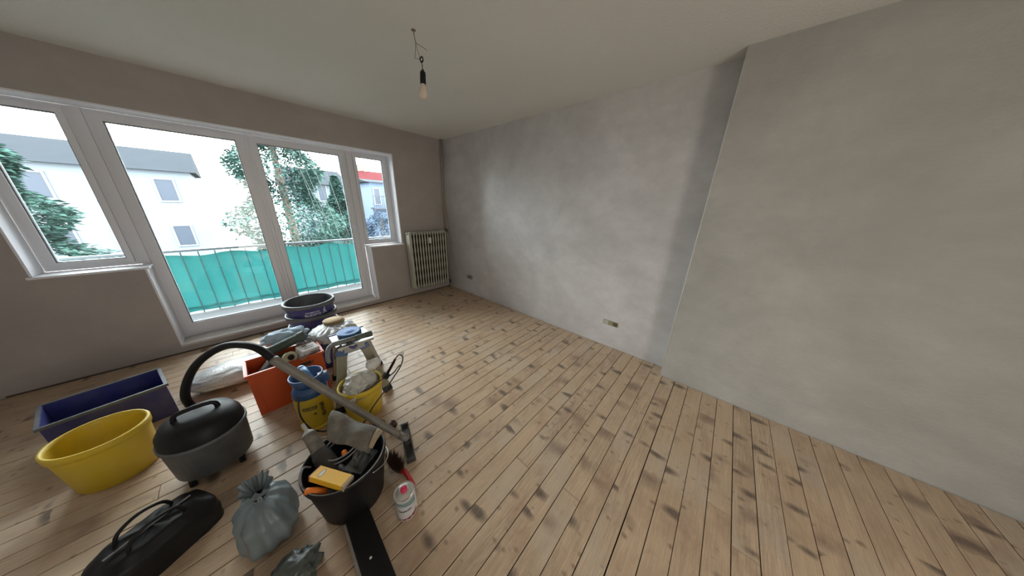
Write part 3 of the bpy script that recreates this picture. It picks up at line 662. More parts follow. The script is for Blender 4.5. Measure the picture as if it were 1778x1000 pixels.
# --- bucket with film wrapped pad and a stack of paper discs on it
bk = thing('bucket', 'navy and grey banded bucket carrying a film-wrapped bundle, behind the step ladder', 'bucket', (-2.345, -1.275, 0))
MB().lathe([(0, 0), (0.105, 0), (0.11, 0.006), (0.127, 0.31), (0.121, 0.31), (0.105, 0.012), (0, 0.01)], 36, cap=False).build('bucket_body', M_navy, bk)
for zz in (0.20, 0.285): MB().lathe([(0.120 + zz * 0.02, zz), (0.132, zz + 0.002), (0.133, zz + 0.024), (0.122 + zz * 0.02, zz + 0.026)], 36, cap=False).build('band', M_tubgrey, bk)
def bundle(u, v):
    a = 2 * PI * u; prof = [(0.0, 0.128), (0.07, 0.127), (0.13, 0.112), (0.172, 0.085), (0.186, 0.062), (0.183, 0.045), (0.190, 0.030), (0.172, 0.010), (0.10, 0.001), (0.0, 0.0)]
    f = v * 9; i = min(int(f), 8); q = f - i; r = prof[i][0] * (1 - q) + prof[i + 1][0] * q; z = prof[i][1] * (1 - q) + prof[i + 1][1] * q
    k = 1 + 0.05 * noise.noise(Vector((math.cos(a) * 2, math.sin(a) * 2, z * 30))) + 0.05 * math.sin(a * 9 + z * 50) * (r / 0.19) + 0.025 * math.sin(a * 23 + 2)
    return (r * k * math.cos(a), r * k * math.sin(a) * 0.95, z + 0.012 * noise.noise(Vector((math.cos(a) * r * 30, math.sin(a) * r * 30, 3))) + 0.005 * math.sin(a * 17) * (r / 0.19))
fb = MB().grid(bundle, 72, 27).build('wrapped_bundle', M_film, None, (-2.262, -1.375, 0.313))
tag(fb, 'round bundle wrapped in shiny crumpled clear film under tan paper discs', 'bundle')
ds = thing('disc_stack', 'stack of tan round paper discs lying on the film-wrapped bundle', 'discs', (-2.235, -1.33, 0.442))
for k in range(5):
    a = k * 1.1; MB().lathe([(0, 0), (0.082, 0), (0.084, 0.002), (0.082, 0.0045), (0, 0.0048)], 30, Matrix.Translation((0.006 * math.cos(a * 2), 0.007 * math.sin(a * 3), 0.001 + k * 0.0056)) @ Matrix.Rotation(0.02 * math.sin(a), 4, 'X'), sy=0.93).build('paper_disc', M_tape, ds)

# --- step ladder
PLT = 0.50
ld = thing('step_ladder', 'small folding step ladder with dusty wide front rails and blue end caps', 'ladder', (-2.24, -1.9, 0))
def L3(x, y, z): return Vector((x + 2.24, y + 1.9, z))
MB().box(-0.125, -0.115, PLT - 0.022, 0.130, 0.150, PLT, bev=0.005).build('platform', M_alu, ld)
MB().box(-0.128, 0.145, PLT - 0.026, 0.133, 0.163, PLT + 0.006, bev=0.004).build('platform_edge', M_blue, ld)
def rail(a, b, w, d, name, m):
    T = along(a, b, (0, 1, 0)); Ln = (Vector(b) - Vector(a)).length
    mb = MB(); mb.box(-w / 2, -d / 2, 0, w / 2, -d / 2 + 0.003, Ln, T); mb.box(-w / 2, -d / 2 + 0.003, 0, -w / 2 + 0.003, d / 2, Ln, T); mb.box(w / 2 - 0.003, -d / 2 + 0.003, 0, w / 2, d / 2, Ln, T)
    mb.box(-w / 2 + 0.003, -d / 2 + 0.003, 0.001, w / 2 - 0.003, d / 2 - 0.002, Ln - 0.002, T)
    return mb.build(name, m, ld)
for top, bot in ((L3(-2.338, -1.975, 0.425), L3(-2.440, -2.085, 0.03)), (L3(-2.178, -1.975, 0.425), L3(-2.100, -2.095, 0.03))):
    rail(bot, top, 0.062, 0.026, 'front_rail', M_olive)
    T = along(top, top + (top - bot).normalized() * 0.03, (0, 1, 0)); MB().box(-0.035, -0.017, -0.012, 0.035, 0.017, 0.024, T, bev=0.003).build('end_cap', M_blue, ld)
    T = along(bot, top, (0, 1, 0)); MB().box(-0.036, -0.018, -0.028, 0.036, 0.018, 0.02, T, bev=0.003).build('rubber_foot', M_black, ld)
for top, bot in ((L3(-2.335, -1.80, 0.478), L3(-2.37, -1.62, 0.03)), (L3(-2.118, -1.80, 0.478), L3(-2.000, -1.675, 0.03))):
    rail(bot, top, 0.024, 0.024, 'rear_leg', M_alu)
    T = along(bot, top, (0, 1, 0)); MB().box(-0.018, -0.018, -0.028, 0.018, 0.018, 0.03, T, bev=0.003).build('rubber_foot', M_black, ld)
MB().box(-0.085, -0.10, 0.437, 0.060, -0.06, 0.480, bev=0.003).build('hinge_bracket', M_alu, ld)
MB().box(-0.10, -0.085, 0.42, 0.08, -0.075, 0.44).build('cross_bar', M_alu, ld)

bl = thing('round_lid', 'round blue plastic lid lying on the step ladder platform', 'lid', (-2.235, -1.845, PLT + 0.001))
MB().lathe([(0, 0), (0.083, 0), (0.086, 0.004), (0.086, 0.036), (0.083, 0.040), (0, 0.040)], 40).build('lid_side', M_blue, bl)
MB().lathe([(0.080, 0.0402), (0.078, 0.043), (0.070, 0.0415), (0.03, 0.0415), (0.028, 0.0435), (0, 0.0435)], 40, cap=False).build('lid_top', mat('mid_blue_plastic', (0.07, 0.19, 0.46), 0.6, var=0.2, scale=30), bl)
for k, (px, py) in enumerate(((0.0, 0.0), (0.014, 0.006), (-0.010, 0.010))): MB().lathe([(0, 0), (0.003, 0), (0.003, 0.001), (0, 0.001)], 8, Matrix.Translation((px, py, 0.0436))).build('screw_hole', M_ink, bl)

# caulking gun lying across the front of the platform
cg = thing('caulking_gun', 'dusty grey caulking gun with dark green grip lying across step ladder', 'caulking gun', (-2.24, -1.975, 0.5225))
T = along((-0.14, 0.02, 0.0), (0.14, -0.038, 0.018))
MB().lathe([(0.0, 0.0), (0.018, 0.0), (0.0195, 0.004), (0.0195, 0.15), (0.0, 0.15)], 16, T).build('barrel', M_dullgrey, cg)
MB().lathe([(0.0, 0.15), (0.019, 0.15), (0.022, 0.156), (0.022, 0.166), (0.0205, 0.17), (0.0225, 0.215), (0.021, 0.222), (0.024, 0.228), (0.024, 0.262), (0.019, 0.272), (0.0, 0.272)], 18, T).build('grip', M_green, cg)
MB().tube([(0.125, -0.035, 0.018), (0.205, -0.055, 0.010)], 0.0022, 6).build('rod', M_steel, cg)
MB().tube([(-0.135, 0.018, 0.0), (-0.165, 0.0, -0.004), (-0.185, -0.03, -0.03), (-0.195, -0.045, -0.075), (-0.190, -0.05, -0.100)], [0.013, 0.015, 0.016, 0.015, 0.012], 12, sub=5).build('handle', M_dullgrey, cg)
MB().tube([(-0.09, -0.01, -0.012), (-0.125, -0.025, -0.020), (-0.150, -0.04, -0.050), (-0.155, -0.05, -0.085)], 0.005, 8, sub=5).build('trigger', M_darktool, cg)
MB().box(-0.06, -0.033, -0.035, -0.02, -0.008, 0.0, bev=0.005).build('ratchet', M_darktool, cg)
MB().tube([(-0.05, -0.03, -0.03), (-0.02, -0.045, -0.05), (0.0, -0.04, -0.035)], 0.011, 8, sub=4).build('catch', M_navy, cg)

# --- orange crate with tools
oc = thing('plastic_crate', 'orange-red plastic crate full of tools behind the yellow sprayer', 'crate', (-2.64, -1.56, 0))
w, d, h = 0.22, 0.125, 0.36
mb = MB()
def crate_wall(p0, p1, q0, q1):
    pass
for (x0, y0, x1, y1) in ((-w, -d, w, -d + 0.006), (-w, d - 0.006, w, d), (-w, -d + 0.006, -w + 0.006, d - 0.006), (w - 0.006, -d + 0.006, w, d - 0.006)): mb.box(x0, y0, 0.006, x1, y1, h)
mb.box(-w, -d, 0, w, d, 0.006); mb.build('crate_body', M_orange, oc)
mb = MB(); 
for (x0, y0, x1, y1) in ((-w - 0.012, -d - 0.012, w + 0.012, -d + 0.002), (-w - 0.012, d - 0.002, w + 0.012, d + 0.012), (-w - 0.012, -d, -w + 0.002, d), (w - 0.002, -d, w + 0.012, d)): mb.box(x0, y0, h - 0.014, x1, y1, h + 0.004)
mb.build('crate_rim', M_orange, oc)
MB().box(0.07, -d - 0.001, 0.285, 0.15, -d - 0.0002, 0.312).box(0.09, -d - 0.001, 0.255, 0.13, -d - 0.0002, 0.275).build('black_print', M_ink, oc)
for k in range(5): MB().box(-w + 0.03 + k * 0.082, -d - 0.004, 0.02, -w + 0.036 + k * 0.082, -d, h - 0.03).build('rib', M_orange, oc)
def simple(name, mb, m, label, cat, group=None, loc=None):
    return tag(mb.build(name, m, None, loc), label, cat, group)
pb = thing('paper_packet', 'white printed paper packet on top of the orange crate', 'packet', (-2.515, -1.60, 0.30), (0.25, 0.12, 0.35))
MB().box(-0.065, -0.045, 0.0, 0.065, 0.045, 0.115, bev=0.006).build('packet_body', M_paper, pb)
for k in range(5): MB().box(-0.05 + 0.011 * k, -0.0465, 0.02 + 0.016 * k, 0.02 + 0.006 * k, -0.0452, 0.026 + 0.016 * k).build('printed_line', M_ink, pb)
MB().box(-0.035, -0.02, 0.1152, 0.03, -0.012, 0.1156).box(-0.02, 0.0, 0.1152, 0.04, 0.007, 0.1156).box(-0.03, 0.018, 0.1152, 0.0, 0.03, 0.1156).build('printed_mark', M_ink, pb)
dr = thing('core_drill', 'dark open-ended round tool sticking out of the orange crate', 'tool', (-2.60, -1.50, 0.44))
T = along((-0.12, 0.0, -0.03), (0.115, -0.015, 0.035))
MB().lathe([(0.0, 0.0), (0.034, 0.0), (0.036, 0.01), (0.036, 0.20), (0.042, 0.205), (0.043, 0.245), (0.038, 0.248), (0.034, 0.22), (0.0, 0.21)], 24, T).build('tool_barrel', M_green, dr)
MB().lathe([(0.0, 0.212), (0.016, 0.212), (0.016, 0.235), (0.0, 0.235)], 12, T).build('tool_core', M_steel, dr)
ty = thing('tape_roll', 'pale yellow tape roll leaning at the left end of orange crate', 'tape', (-2.615, -1.645, 0.375), (1.1, 0.2, 0.3))
MB().lathe([(0.022, -0.02), (0.045, -0.02), (0.046, 0.02), (0.022, 0.02), (0.022, -0.02)], 24, cap=False).build('tape', mat('pale_tape', (0.52, 0.47, 0.30), 0.6), ty)
MB().lathe([(0.019, -0.021), (0.0218, -0.021), (0.0218, 0.021), (0.019, 0.021), (0.019, -0.021)], 20, cap=False).build('tape_core', M_ink, ty)
cb = simple('coiled_cable', MB().tube([(-2.50 + 0.05 * math.cos(a * 1.0) * (1 + 0.1 * math.sin(a)), -1.50 + 0.045 * math.sin(a * 1.0), 0.40 + 0.02 * math.sin(a * 1.7) + a * 0.0016) for a in [k * 0.5 for k in range(40)]], 0.0045, 6, sub=2), M_cable, 'grey cable coiled on top of the orange crate contents', 'cable')
simple('pale_cloth', MB().ico((-2.60, -1.335, 0.435), (0.15, 0.075, 0.060), 4, 0.35, 2.2, 4.0), M_cloth, 'crumpled pale blue cloth behind the dark round tool', 'cloth')
simple('dark_tool_bag', MB().ico((-2.66, -1.56, 0.21), (0.17, 0.105, 0.165), 4, 0.12, 2.5, 9.0), M_darktool, 'dark tool bag filling the orange crate', 'bag')
simple('ring_clip', MB().tube([(-2.545 + 0.019 * math.cos(a), -1.703, 0.375 + 0.019 * math.sin(a)) for a in [k * PI / 8 for k in range(16)]], 0.004, 6, closed=True), M_steel, 'small pale ring clip hanging on crate rim', 'clip')

# --- yellow pressure sprayer with hose and lance
SX, SY = -2.575, -2.045
sp = thing('pressure_sprayer', 'yellow pressure sprayer with blue funnel top, pump handle and black hose', 'sprayer', (SX, SY, 0))
MB().lathe([(0, 0), (0.085, 0), (0.097, 0.008), (0.100, 0.03), (0.103, 0.20), (0.101, 0.27), (0.094, 0.305), (0.078, 0.33), (0.06, 0.34), (0.0, 0.34)], 40, sy=0.94).build('tank', M_yellow, sp)
MB().lathe([(0.0, 0.338), (0.064, 0.338), (0.080, 0.345), (0.088, 0.37), (0.096, 0.415), (0.090, 0.415), (0.080, 0.372), (0.040, 0.352), (0, 0.352)], 36, cap=False).build('funnel_top', M_blue, sp)
MB().lathe([(0.100, 0.265), (0.1035, 0.268), (0.099, 0.305), (0.083, 0.336), (0.070, 0.345), (0.068, 0.34)], 36, sy=0.95, cap=False).build('shoulder_ring', M_blue, sp)
MB().lathe([(0, 0.352), (0.028, 0.352), (0.028, 0.385), (0.018, 0.39), (0.014, 0.40), (0.0, 0.40)], 20).build('pump_collar', M_blue, sp)
MB().tube([(-0.012, 0.035, 0.445), (0.012, -0.035, 0.395)], [0.026, 0.022], 16).ico((-0.012, 0.035, 0.445), (0.026, 0.026, 0.026), 3).ico((0.012, -0.035, 0.395), (0.022, 0.022, 0.022), 3).build('pump_handle', M_lightblue, sp)
MB().box(0.055, -0.060, 0.335, 0.115, -0.020, 0.405, bev=0.008).build('safety_valve', M_blue, sp)
a0 = math.atan2(-4.02 - SY, -2.67 - SX)
mb = MB(); vs, fs = patch(0.1036, a0 - 0.32, 0.195, 0.080, 0.024); mb.add(vs, fs).build('label_panel', M_ink, sp)
vs, fs = text_geo('GLORIA', 0.020, 0.0006); MB().add(wrap(vs, 0.1042, a0 - 0.32, 0.195), fs).build('lettering', M_yellow, sp)
vs, fs = text_geo('SPRAYER', 0.030, 0.001); MB().add(wrap(vs, 0.1040, a0 + 0.34, 0.155, tilt=-PI / 2), fs).build('lettering', M_ink, sp)
vs, fs = patch(0.1038, a0 - 0.10, 0.145, 0.014, 0.012); MB().add(vs, fs).build('printed_mark', M_ink, sp)
MB().lathe([(0.102, 0.0), (0.112, 0.002), (0.112, 0.02), (0.102, 0.026)], 32, sy=0.95, cap=False).build('base_ring', M_yellow, sp)
def W2L(p): return (p[0] - SX, p[1] - SY, p[2])
hose = [(-2.645, -2.125, 0.315), (-2.665, -2.175, 0.22), (-2.645, -2.20, 0.11), (-2.60, -2.215, 0.045), (-2.54, -2.24, 0.02), (-2.48, -2.30, 0.015), (-2.42, -2.37, 0.03), (-2.36, -2.395, 0.09), (-2.30, -2.385, 0.155), (-2.21, -2.375, 0.225), (-2.13, -2.36, 0.29), (-2.055, -2.345, 0.355), (-2.025, -2.335, 0.415), (-2.05, -2.335, 0.452), (-2.085, -2.345, 0.438)]
MB().tube([W2L(p) for p in hose], 0.0048, 8, sub=6).build('hose', M_hose, sp)
MB().tube([W2L(p) for p in ((-2.085, -2.345, 0.438), (-2.10, -2.345, 0.415), (-2.155, -2.345, 0.345))], [0.008, 0.010, 0.010], 10).build('lance_grip', M_black, sp)
MB().box(-0.020, -0.014, -0.022, 0.020, 0.014, 0.022, Matrix.Translation(W2L((-2.168, -2.345, 0.330))) @ Matrix.Rotation(-0.8, 4, 'Y'), bev=0.004).build('trigger_block', M_black, sp)
MB().tube([W2L(p) for p in ((-2.160, -2.352, 0.318), (-2.115, -2.36, 0.340), (-2.078, -2.362, 0.372), (-2.060, -2.362, 0.378))], 0.0045, 8, sub=4).build('trigger_lever', M_black, sp)
MB().tube([W2L(p) for p in ((-2.170, -2.343, 0.325), (-2.205, -2.325, 0.297), (-2.25, -2.315, 0.278), (-2.32, -2.315, 0.262), (-2.39, -2.29, 0.25))], 0.0042, 8, sub=5).build('lance', mat('brown_black_lance', (0.05, 0.03, 0.022), 0.5), sp)

# --- yellow round bucket with waste plastic
YX, YY = -2.305, -2.195
yb = thing('bucket', 'round yellow mortar bucket stuffed with clear plastic, in front of step ladder', 'bucket', (YX, YY, 0))
MB().lathe([(0, 0), (0.112, 0), (0.118, 0.006), (0.139, 0.232)], 44, cap=False).build('bucket_body', M_yellow, yb)
MB().lathe([(0.139, 0.228), (0.146, 0.232), (0.148, 0.262), (0.144, 0.27), (0.134, 0.27), (0.131, 0.255)], 44, cap=False).build('bucket_rim', M_yellow, yb)
MB().lathe([(0.1335, 0.262), (0.112, 0.012), (0, 0.010)], 44, cap=False).build('inner_wall', M_beige, yb)
MB().tube([(0.146 * math.cos(a), 0.146 * math.sin(a), 0.245 - 0.02 * math.sin((a - 3.6) * 2)) for a in [3.6 + k * 0.08 for k in range(14)]], 0.003, 6).build('wire_handle', M_steel, yb)
simple('plastic_sheet', MB().ico((YX + 0.002, YY + 0.012, 0.225), (0.122, 0.112, 0.105), 5, 0.22, 1.9, 2.2), M_bagwhite, 'clear dusty plastic sheeting bunched up in the yellow bucket', 'plastic sheet')
simple('foam_wad', MB().ico((-2.178, -2.130, 0.335), (0.055, 0.045, 0.04), 4, 0.2, 2.0, 5.0), M_paper, 'white crumpled wad at back edge of the yellow bucket', 'plastic')
def flap(u, v):
    return (-2.425 + 0.05 * v + 0.012 * math.sin(u * 7), -2.245 - 0.06 * v - 0.028 * math.sin(u * PI) + 0.006 * math.sin(v * 9), 0.305 - 0.13 * u + 0.008 * math.sin(v * 7 + u * 4))
simple('plastic_flap', MB().grid(flap, 14, 8, 0.002), M_bagwhite, 'torn strip of plastic hanging over left side of yellow bucket', 'plastic')

# --- vacuum tube with floor head, and the vacuum
vt = thing('vacuum_tube', 'long grey vacuum cleaner tube with black floor nozzle slanting across the buckets', 'vacuum tube', (-2.215, -2.715, 0))
def VL(x, y, z): return Vector((x + 2.215, y + 2.715, z))
A = VL(-2.245, -2.685, 0.075); B = VL(-2.70, -2.155, 0.655)
Tt = along(A, B); Ln = (B - A).length
MB().lathe([(0.0, 0.0), (0.0185, 0.0), (0.0185, 0.05), (0.021, 0.052), (0.021, 0.065), (0.0205, 0.07), (0.0215, Ln * 0.62), (0.0245, Ln * 0.62 + 0.004), (0.0245, Ln - 0.02), (0.026, Ln - 0.018), (0.026, Ln), (0, Ln)], 24, Tt).build('tube', M_vac, vt)
hd_ = along(VL(-2.168, -2.565, 0.004), VL(-2.262, -2.860, 0.004))
mb = MB(); mb.box(-0.028, -0.024, 0.0, -0.003, 0.024, 0.302, Matrix(((hd_[0][0], hd_[0][1], hd_[0][2], hd_[0][3]), (hd_[1][0], hd_[1][1], hd_[1][2], hd_[1][3]), (hd_[2][0], hd_[2][1], hd_[2][2], hd_[2][3] ), (0, 0, 0, 1))), bev=0.004)
ax = (VL(-2.262, -2.860, 0.0) - VL(-2.168, -2.565, 0.0)).normalized(); pr = Vector((-ax.y, ax.x, 0)); O = VL(-2.168, -2.565, 0.0)
TH = Matrix(((ax.x, pr.x, 0, O.x), (ax.y, pr.y, 0, O.y), (0, 0, 1, 0), (0, 0, 0, 1)))
mb = MB(); mb.box(0, -0.026, 0.002, 0.305, 0.026, 0.016, TH, bev=0.003)
mb.box(0.0, -0.027, 0.014, 0.305, -0.019, 0.036, TH, bev=0.002); mb.box(0.0, 0.019, 0.014, 0.305, 0.027, 0.036, TH, bev=0.002)
mb.box(0.0, -0.02, 0.014, 0.010, 0.02, 0.034, TH); mb.box(0.295, -0.02, 0.014, 0.305, 0.02, 0.034, TH)
mb.box(0.095, -0.021, 0.014, 0.185, 0.021, 0.045, TH, bev=0.006)
mb.build('floor_nozzle', M_darktool, vt)
MB().tube([A + (A - B).normalized() * -0.01, A + Vector((0.02, -0.018, -0.018)), A + Vector((0.032, -0.026, -0.032))], [0.022, 0.024, 0.022], 14).build('elbow', M_vac, vt)
vc = thing('vacuum_cleaner', 'dark grey drum vacuum cleaner with ribbed hose, left of the orange crate', 'vacuum cleaner', (-3.06, -1.98, 0))
MB().lathe([(0, 0.05), (0.14, 0.05), (0.155, 0.06), (0.165, 0.26), (0.172, 0.262), (0.172, 0.28), (0.165, 0.282)], 36, cap=False).build('drum', M_tubgrey, vc)
MB().lathe([(0.166, 0.282), (0.160, 0.33), (0.135, 0.375), (0.08, 0.39), (0, 0.39)], 36, cap=False).build('motor_head', M_blackdusty, vc)
MB().tube([(-0.08, 0, 0.385), (-0.06, 0, 0.425), (0.06, 0, 0.425), (0.08, 0, 0.385)], 0.012, 10, sub=4).build('carry_handle', M_black, vc)
for k in range(4):
    a = PI / 4 + k * PI / 2; cx_, cy_ = 0.135 * math.cos(a), 0.135 * math.sin(a)
    MB().lathe([(0, -0.012), (0.024, -0.012), (0.026, 0), (0.024, 0.012), (0, 0.012)], 14, along((cx_ - 0.0, cy_ - 0.0, 0.0265), (cx_ + 0.01, cy_, 0.0265))).box(cx_ - 0.008, cy_ - 0.008, 0.03, cx_ + 0.008, cy_ + 0.008, 0.055).build('caster', M_black, vc)
hp = [Vector((0.36, -0.175, 0.655)), Vector((0.30, -0.10, 0.735)), Vector((0.18, 0.06, 0.72)), Vector((0.04, 0.17, 0.60)), Vector((-0.05, 0.22, 0.40)), Vector((-0.02, 0.21, 0.22)), Vector((0.0, 0.165, 0.16))]
mb = MB(); pts = []; N_ = 180
def cr(P, t):
    f = t * (len(P) - 1); i = min(int(f), len(P) - 2); q = f - i; p0 = P[max(i - 1, 0)]; p1 = P[i]; p2 = P[i + 1]; p3 = P[min(i + 2, len(P) - 1)]
    return 0.5 * ((2 * p1) + (p2 - p0) * q + (2 * p0 - 5 * p1 + 4 * p2 - p3) * q * q + (3 * p1 - p0 - 3 * p2 + p3) * q ** 3)
MB().tube([cr(hp, k / N_) for k in range(N_ + 1)], [0.019 + 0.0022 * (k % 2) for k in range(N_ + 1)], 12).build('ribbed_hose', M_black, vc)

# --- big black mortar tub with tools
TX, TY = -2.557, -2.789
tb = thing('mortar_tub', 'big dusty black mortar tub full of tools in the left foreground', 'tub', (TX, TY, 0))
MB().lathe([(0, 0), (0.135, 0), (0.145, 0.008), (0.178, 0.262)], 56, cap=False).build('tub_body', M_blackdusty, tb)
MB().lathe([(0.178, 0.258), (0.186, 0.262), (0.188, 0.288), (0.1875, 0.296), (0.178, 0.298), (0.174, 0.290)], 56, cap=False).build('tub_rim', M_blackdusty, tb)
MB().tube([(0.1835 * math.cos(a), 0.1835 * math.sin(a), 0.2985) for a in [2 * PI * k / 64 for k in range(64)]], 0.0022, 6, closed=True).build('worn_rim_edge', M_rimworn, tb)
MB().lathe([(0.176, 0.290), (0.140, 0.014), (0, 0.012)], 56, cap=False).build('inner_wall', M_black, tb)
MB().tube([(0.190 * math.cos(a), 0.190 * math.sin(a), 0.275 - 0.09 * math.sin(max(0, min(PI, (a + 1.2) / 2.6 * PI)))) for a in [-1.2 + k * 0.1 for k in range(27)]], 0.0028, 6).build('wire_handle', M_steel, tb)
simple('tool_rubble', MB().grid(lambda u, v: (TX + 0.158 * v * math.cos(2 * PI * u), TY + 0.158 * v * math.sin(2 * PI * u), 0.155 + 0.05 * noise.noise(Vector((math.cos(2 * PI * u) * v * 3, math.sin(2 * PI * u) * v * 3, 1.0))) * (1 - v ** 4)), 48, 14), M_darktool, 'dark dusty tools and rags at the bottom of black tub', 'tools')

gun = thing('heat_gun', 'dust-covered round-bodied power tool with pale nozzle pointing up from black tub', 'power tool', (-2.64, -2.70, 0.25))
def GL(x, y, z): return (x + 2.64, y + 2.70, z - 0.25)
T = along(GL(-2.615, -2.80, 0.20), GL(-2.668, -2.535, 0.405)); Lg = 0.34
MB().lathe([(0, 0.0), (0.035, 0.0), (0.044, 0.02), (0.046, 0.10), (0.042, 0.15), (0.034, 0.175)], 24, T, cap=False).build('motor_housing', M_darktool, gun)
MB().lathe([(0.034, 0.174), (0.031, 0.20), (0.0285, 0.265), (0.0305, 0.268), (0.0305, 0.278), (0.027, 0.28)], 24, T, cap=False).build('front_housing', M_dustgrey, gun)
MB().lathe([(0.0275, 0.2795), (0.022, 0.292), (0.011, 0.300), (0.0085, 0.305), (0.008, 0.342), (0.0065, 0.344), (0, 0.344)], 20, T, cap=False).build('nozzle', mat('pale_nozzle', (0.42, 0.40, 0.37), 0.6, var=0.2, scale=30), gun)
MB().tube([GL(*p) for p in ((-2.60, -2.78, 0.24), (-2.56, -2.84, 0.20), (-2.54, -2.88, 0.17))], 0.024, 12).build('handle', M_darktool, gun)
def cable(pts, r, m, label, sub=5):
    return simple('cable', MB().tube(pts, r, 7, sub=sub), m, label, 'cable')
lp = []
for k in range(26):
    a = 0.6 + k * 0.52; lp.append((-2.548 + (0.088 + 0.006 * math.sin(k)) * math.cos(a), -2.715 + 0.075 * math.sin(a), 0.268 + 0.0022 * k + 0.014 * math.sin(a + 1)))
cable(lp, 0.0034, M_cable, 'grey cable looped in rings inside black tub', 3)
cable([(-2.655, -2.58, 0.335), (-2.62, -2.615, 0.335), (-2.56, -2.645, 0.33), (-2.50, -2.62, 0.335), (-2.455, -2.63, 0.325)], 0.0034, M_cable, 'grey cable running from pale nozzle to back rim of tub')
cable([(-2.735, -2.835, 0.26), (-2.735, -2.79, 0.315), (-2.715, -2.745, 0.33), (-2.69, -2.725, 0.29)], 0.0045, M_cable, 'thick grey cable end bent over left edge of black tub')
# handle slat, trowel, plates
simple('wooden_slat', MB().box(-0.012, -0.006, 0, 0.012, 0.006, 0.20, along((-2.600, -2.915, 0.235), (-2.487, -2.765, 0.285)), bev=0.002), M_dustgrey, 'dusty grey wooden slat lying across the tools in tub', 'slat')
tw = thing('trowel', 'dark flat steel trowel lying at the right side inside black tub', 'trowel', (-2.50, -2.84, 0.26), (0.25, 0.30, 0.75))
MB().box(-0.085, -0.045, 0, 0.085, 0.045, 0.002).build('blade', M_darktool, tw)
MB().tube([(-0.05, 0, 0.002), (-0.045, 0, 0.03), (0.045, 0, 0.03), (0.05, 0, 0.002)], 0.009, 10, sub=3).build('handle', M_darktool, tw)
simple('wall_plug', MB().lathe([(0, 0), (0.012, 0), (0.014, 0.006), (0.012, 0.022), (0, 0.026)], 14, Matrix.Translation((-2.552, -2.745, 0.262))), M_orangeb, 'small orange plug showing among the looped cable in tub', 'plug')
pk = thing('putty_knife', 'putty knife with bright orange handle under the yellow card box', 'putty knife', (-2.70, -2.865, 0.285))
MB().tube([(-0.028, 0.020, 0.010), (0.0, -0.005, 0.0), (0.035, -0.020, -0.030)], [0.013, 0.0175, 0.015], 14, sub=4).build('handle', M_orangeb, pk)
MB().box(-0.02, -0.001, 0, 0.02, 0.001, 0.07, along((0.035, -0.020, -0.030), (0.075, -0.02, -0.085))).build('blade', M_steel, pk)
simple('thin_rod', MB().tube([(-2.46, -2.66, 0.315), (-2.40, -2.76, 0.290), (-2.386, -2.785, 0.270)], 0.0028, 6), M_steel, 'thin steel rod leaning on right rim of black tub', 'rod')
# yellow box
bxA = Vector((-2.683, -2.800, 0.318)); bxB = Vector((-2.592, -2.945, 0.300))
TB = along(bxA, bxB, (0.15, 0.1, 1)); Lb = (bxB - bxA).length
yx = thing('card_box', 'yellow card box with maroon end lying on rim of black tub', 'box')
yx.matrix_world = TB
MB().box(-0.031, -0.014, 0.004, 0.031, 0.014, Lb, bev=0.0015).build('box_body', M_cardy, yx)
MB().box(-0.0312, -0.0142, 0.0, 0.0312, 0.0142, 0.004).build('box_end', M_maroon, yx)
MB().box(-0.0305, -0.0135, Lb, 0.0305, 0.0135, Lb + 0.012, bev=0.001).build('box_flap', M_beige, yx)
def oval(rx, rz, off, cz):
    vs = [(rx * math.cos(2 * PI * k / 20), 0.0143 + off, cz + rz * math.sin(2 * PI * k / 20)) for k in range(20)]; return MB().add(vs, [tuple(range(20))])
oval(0.021, 0.009, 0.0002, 0.042).build('logo_border', M_maroon, yx); oval(0.0185, 0.0070, 0.0004, 0.042).build('logo_oval', M_paper, yx)
# dusty curved sheet over the back rim
def sheet(u, v):
    p = Vector((-2.535, -2.535, 0.405)).lerp(Vector((-2.372, -2.79, 0.315)), u)
    q = Vector((-2.600, -2.665, 0.345)).lerp(Vector((-2.468, -2.86, 0.295)), u)
    r = p.lerp(q, v); r.z += 0.03 * math.sin(v * PI) * (1 - 0.4 * u) + 0.010 * math.sin(u * 9 + v * 3); return r
dg = thing('dusty_sheet', 'dusty grey-brown curved sheet of plastic across the back rim of black tub', 'sheet')
MB().grid(sheet, 26, 12, 0.003).build('sheet_face', M_dustgrey, dg)
MB().grid(lambda u, v: sheet(0.93 + 0.1 * u, 0.02 + 0.8 * v) + Vector((0, -0.004, 0.006)), 4, 8, 0.002).build('torn_edge', M_beige, dg)

# --- small things at the right of the tub
br = thing('hand_brush', 'dark brown bristled hand brush with red handle, right of black tub', 'brush', (-2.335, -2.80, 0))
mb = MB(); rb = random.Random(4)
for k in range(900):
    u = rb.uniform(-1, 1); v = rb.uniform(-1, 1)
    if u * u + v * v > 1: continue
    bx, by = u * 0.028, v * 0.075; p = Vector((bx, by, 0.018)); q = p + Vector((u * 0.02 + rb.uniform(-.006, .006), v * 0.02 + rb.uniform(-.006, .006), 0.045 + rb.uniform(-.004, .006)))
    s_ = Vector((0.0012, 0, 0)); s2 = Vector((0, 0.0012, 0)); mb.add([p - s_, p + s_, q, p - s2, p + s2, q], [(0, 1, 2), (3, 4, 5)])
bb = mb.build('bristles', M_bristle, br); bb['kind'] = 'stuff'
MB().ico((0, 0, 0.012), (0.030, 0.080, 0.012), 3).build('brush_back', M_bristle, br)
MB().tube([(0.004, -0.070, 0.014), (0.008, -0.10, 0.020), (0.000, -0.16, 0.022), (-0.004, -0.20, 0.020)], [0.016, 0.012, 0.013, 0.010], 12, sub=5).build('handle', M_red, br)
br.rotation_euler = (0, 0, 0.10)
can = thing('thinner_can', 'round tin can with white label and raspberry red cap on floor boards', 'can', (-2.396, -3.077, 0))
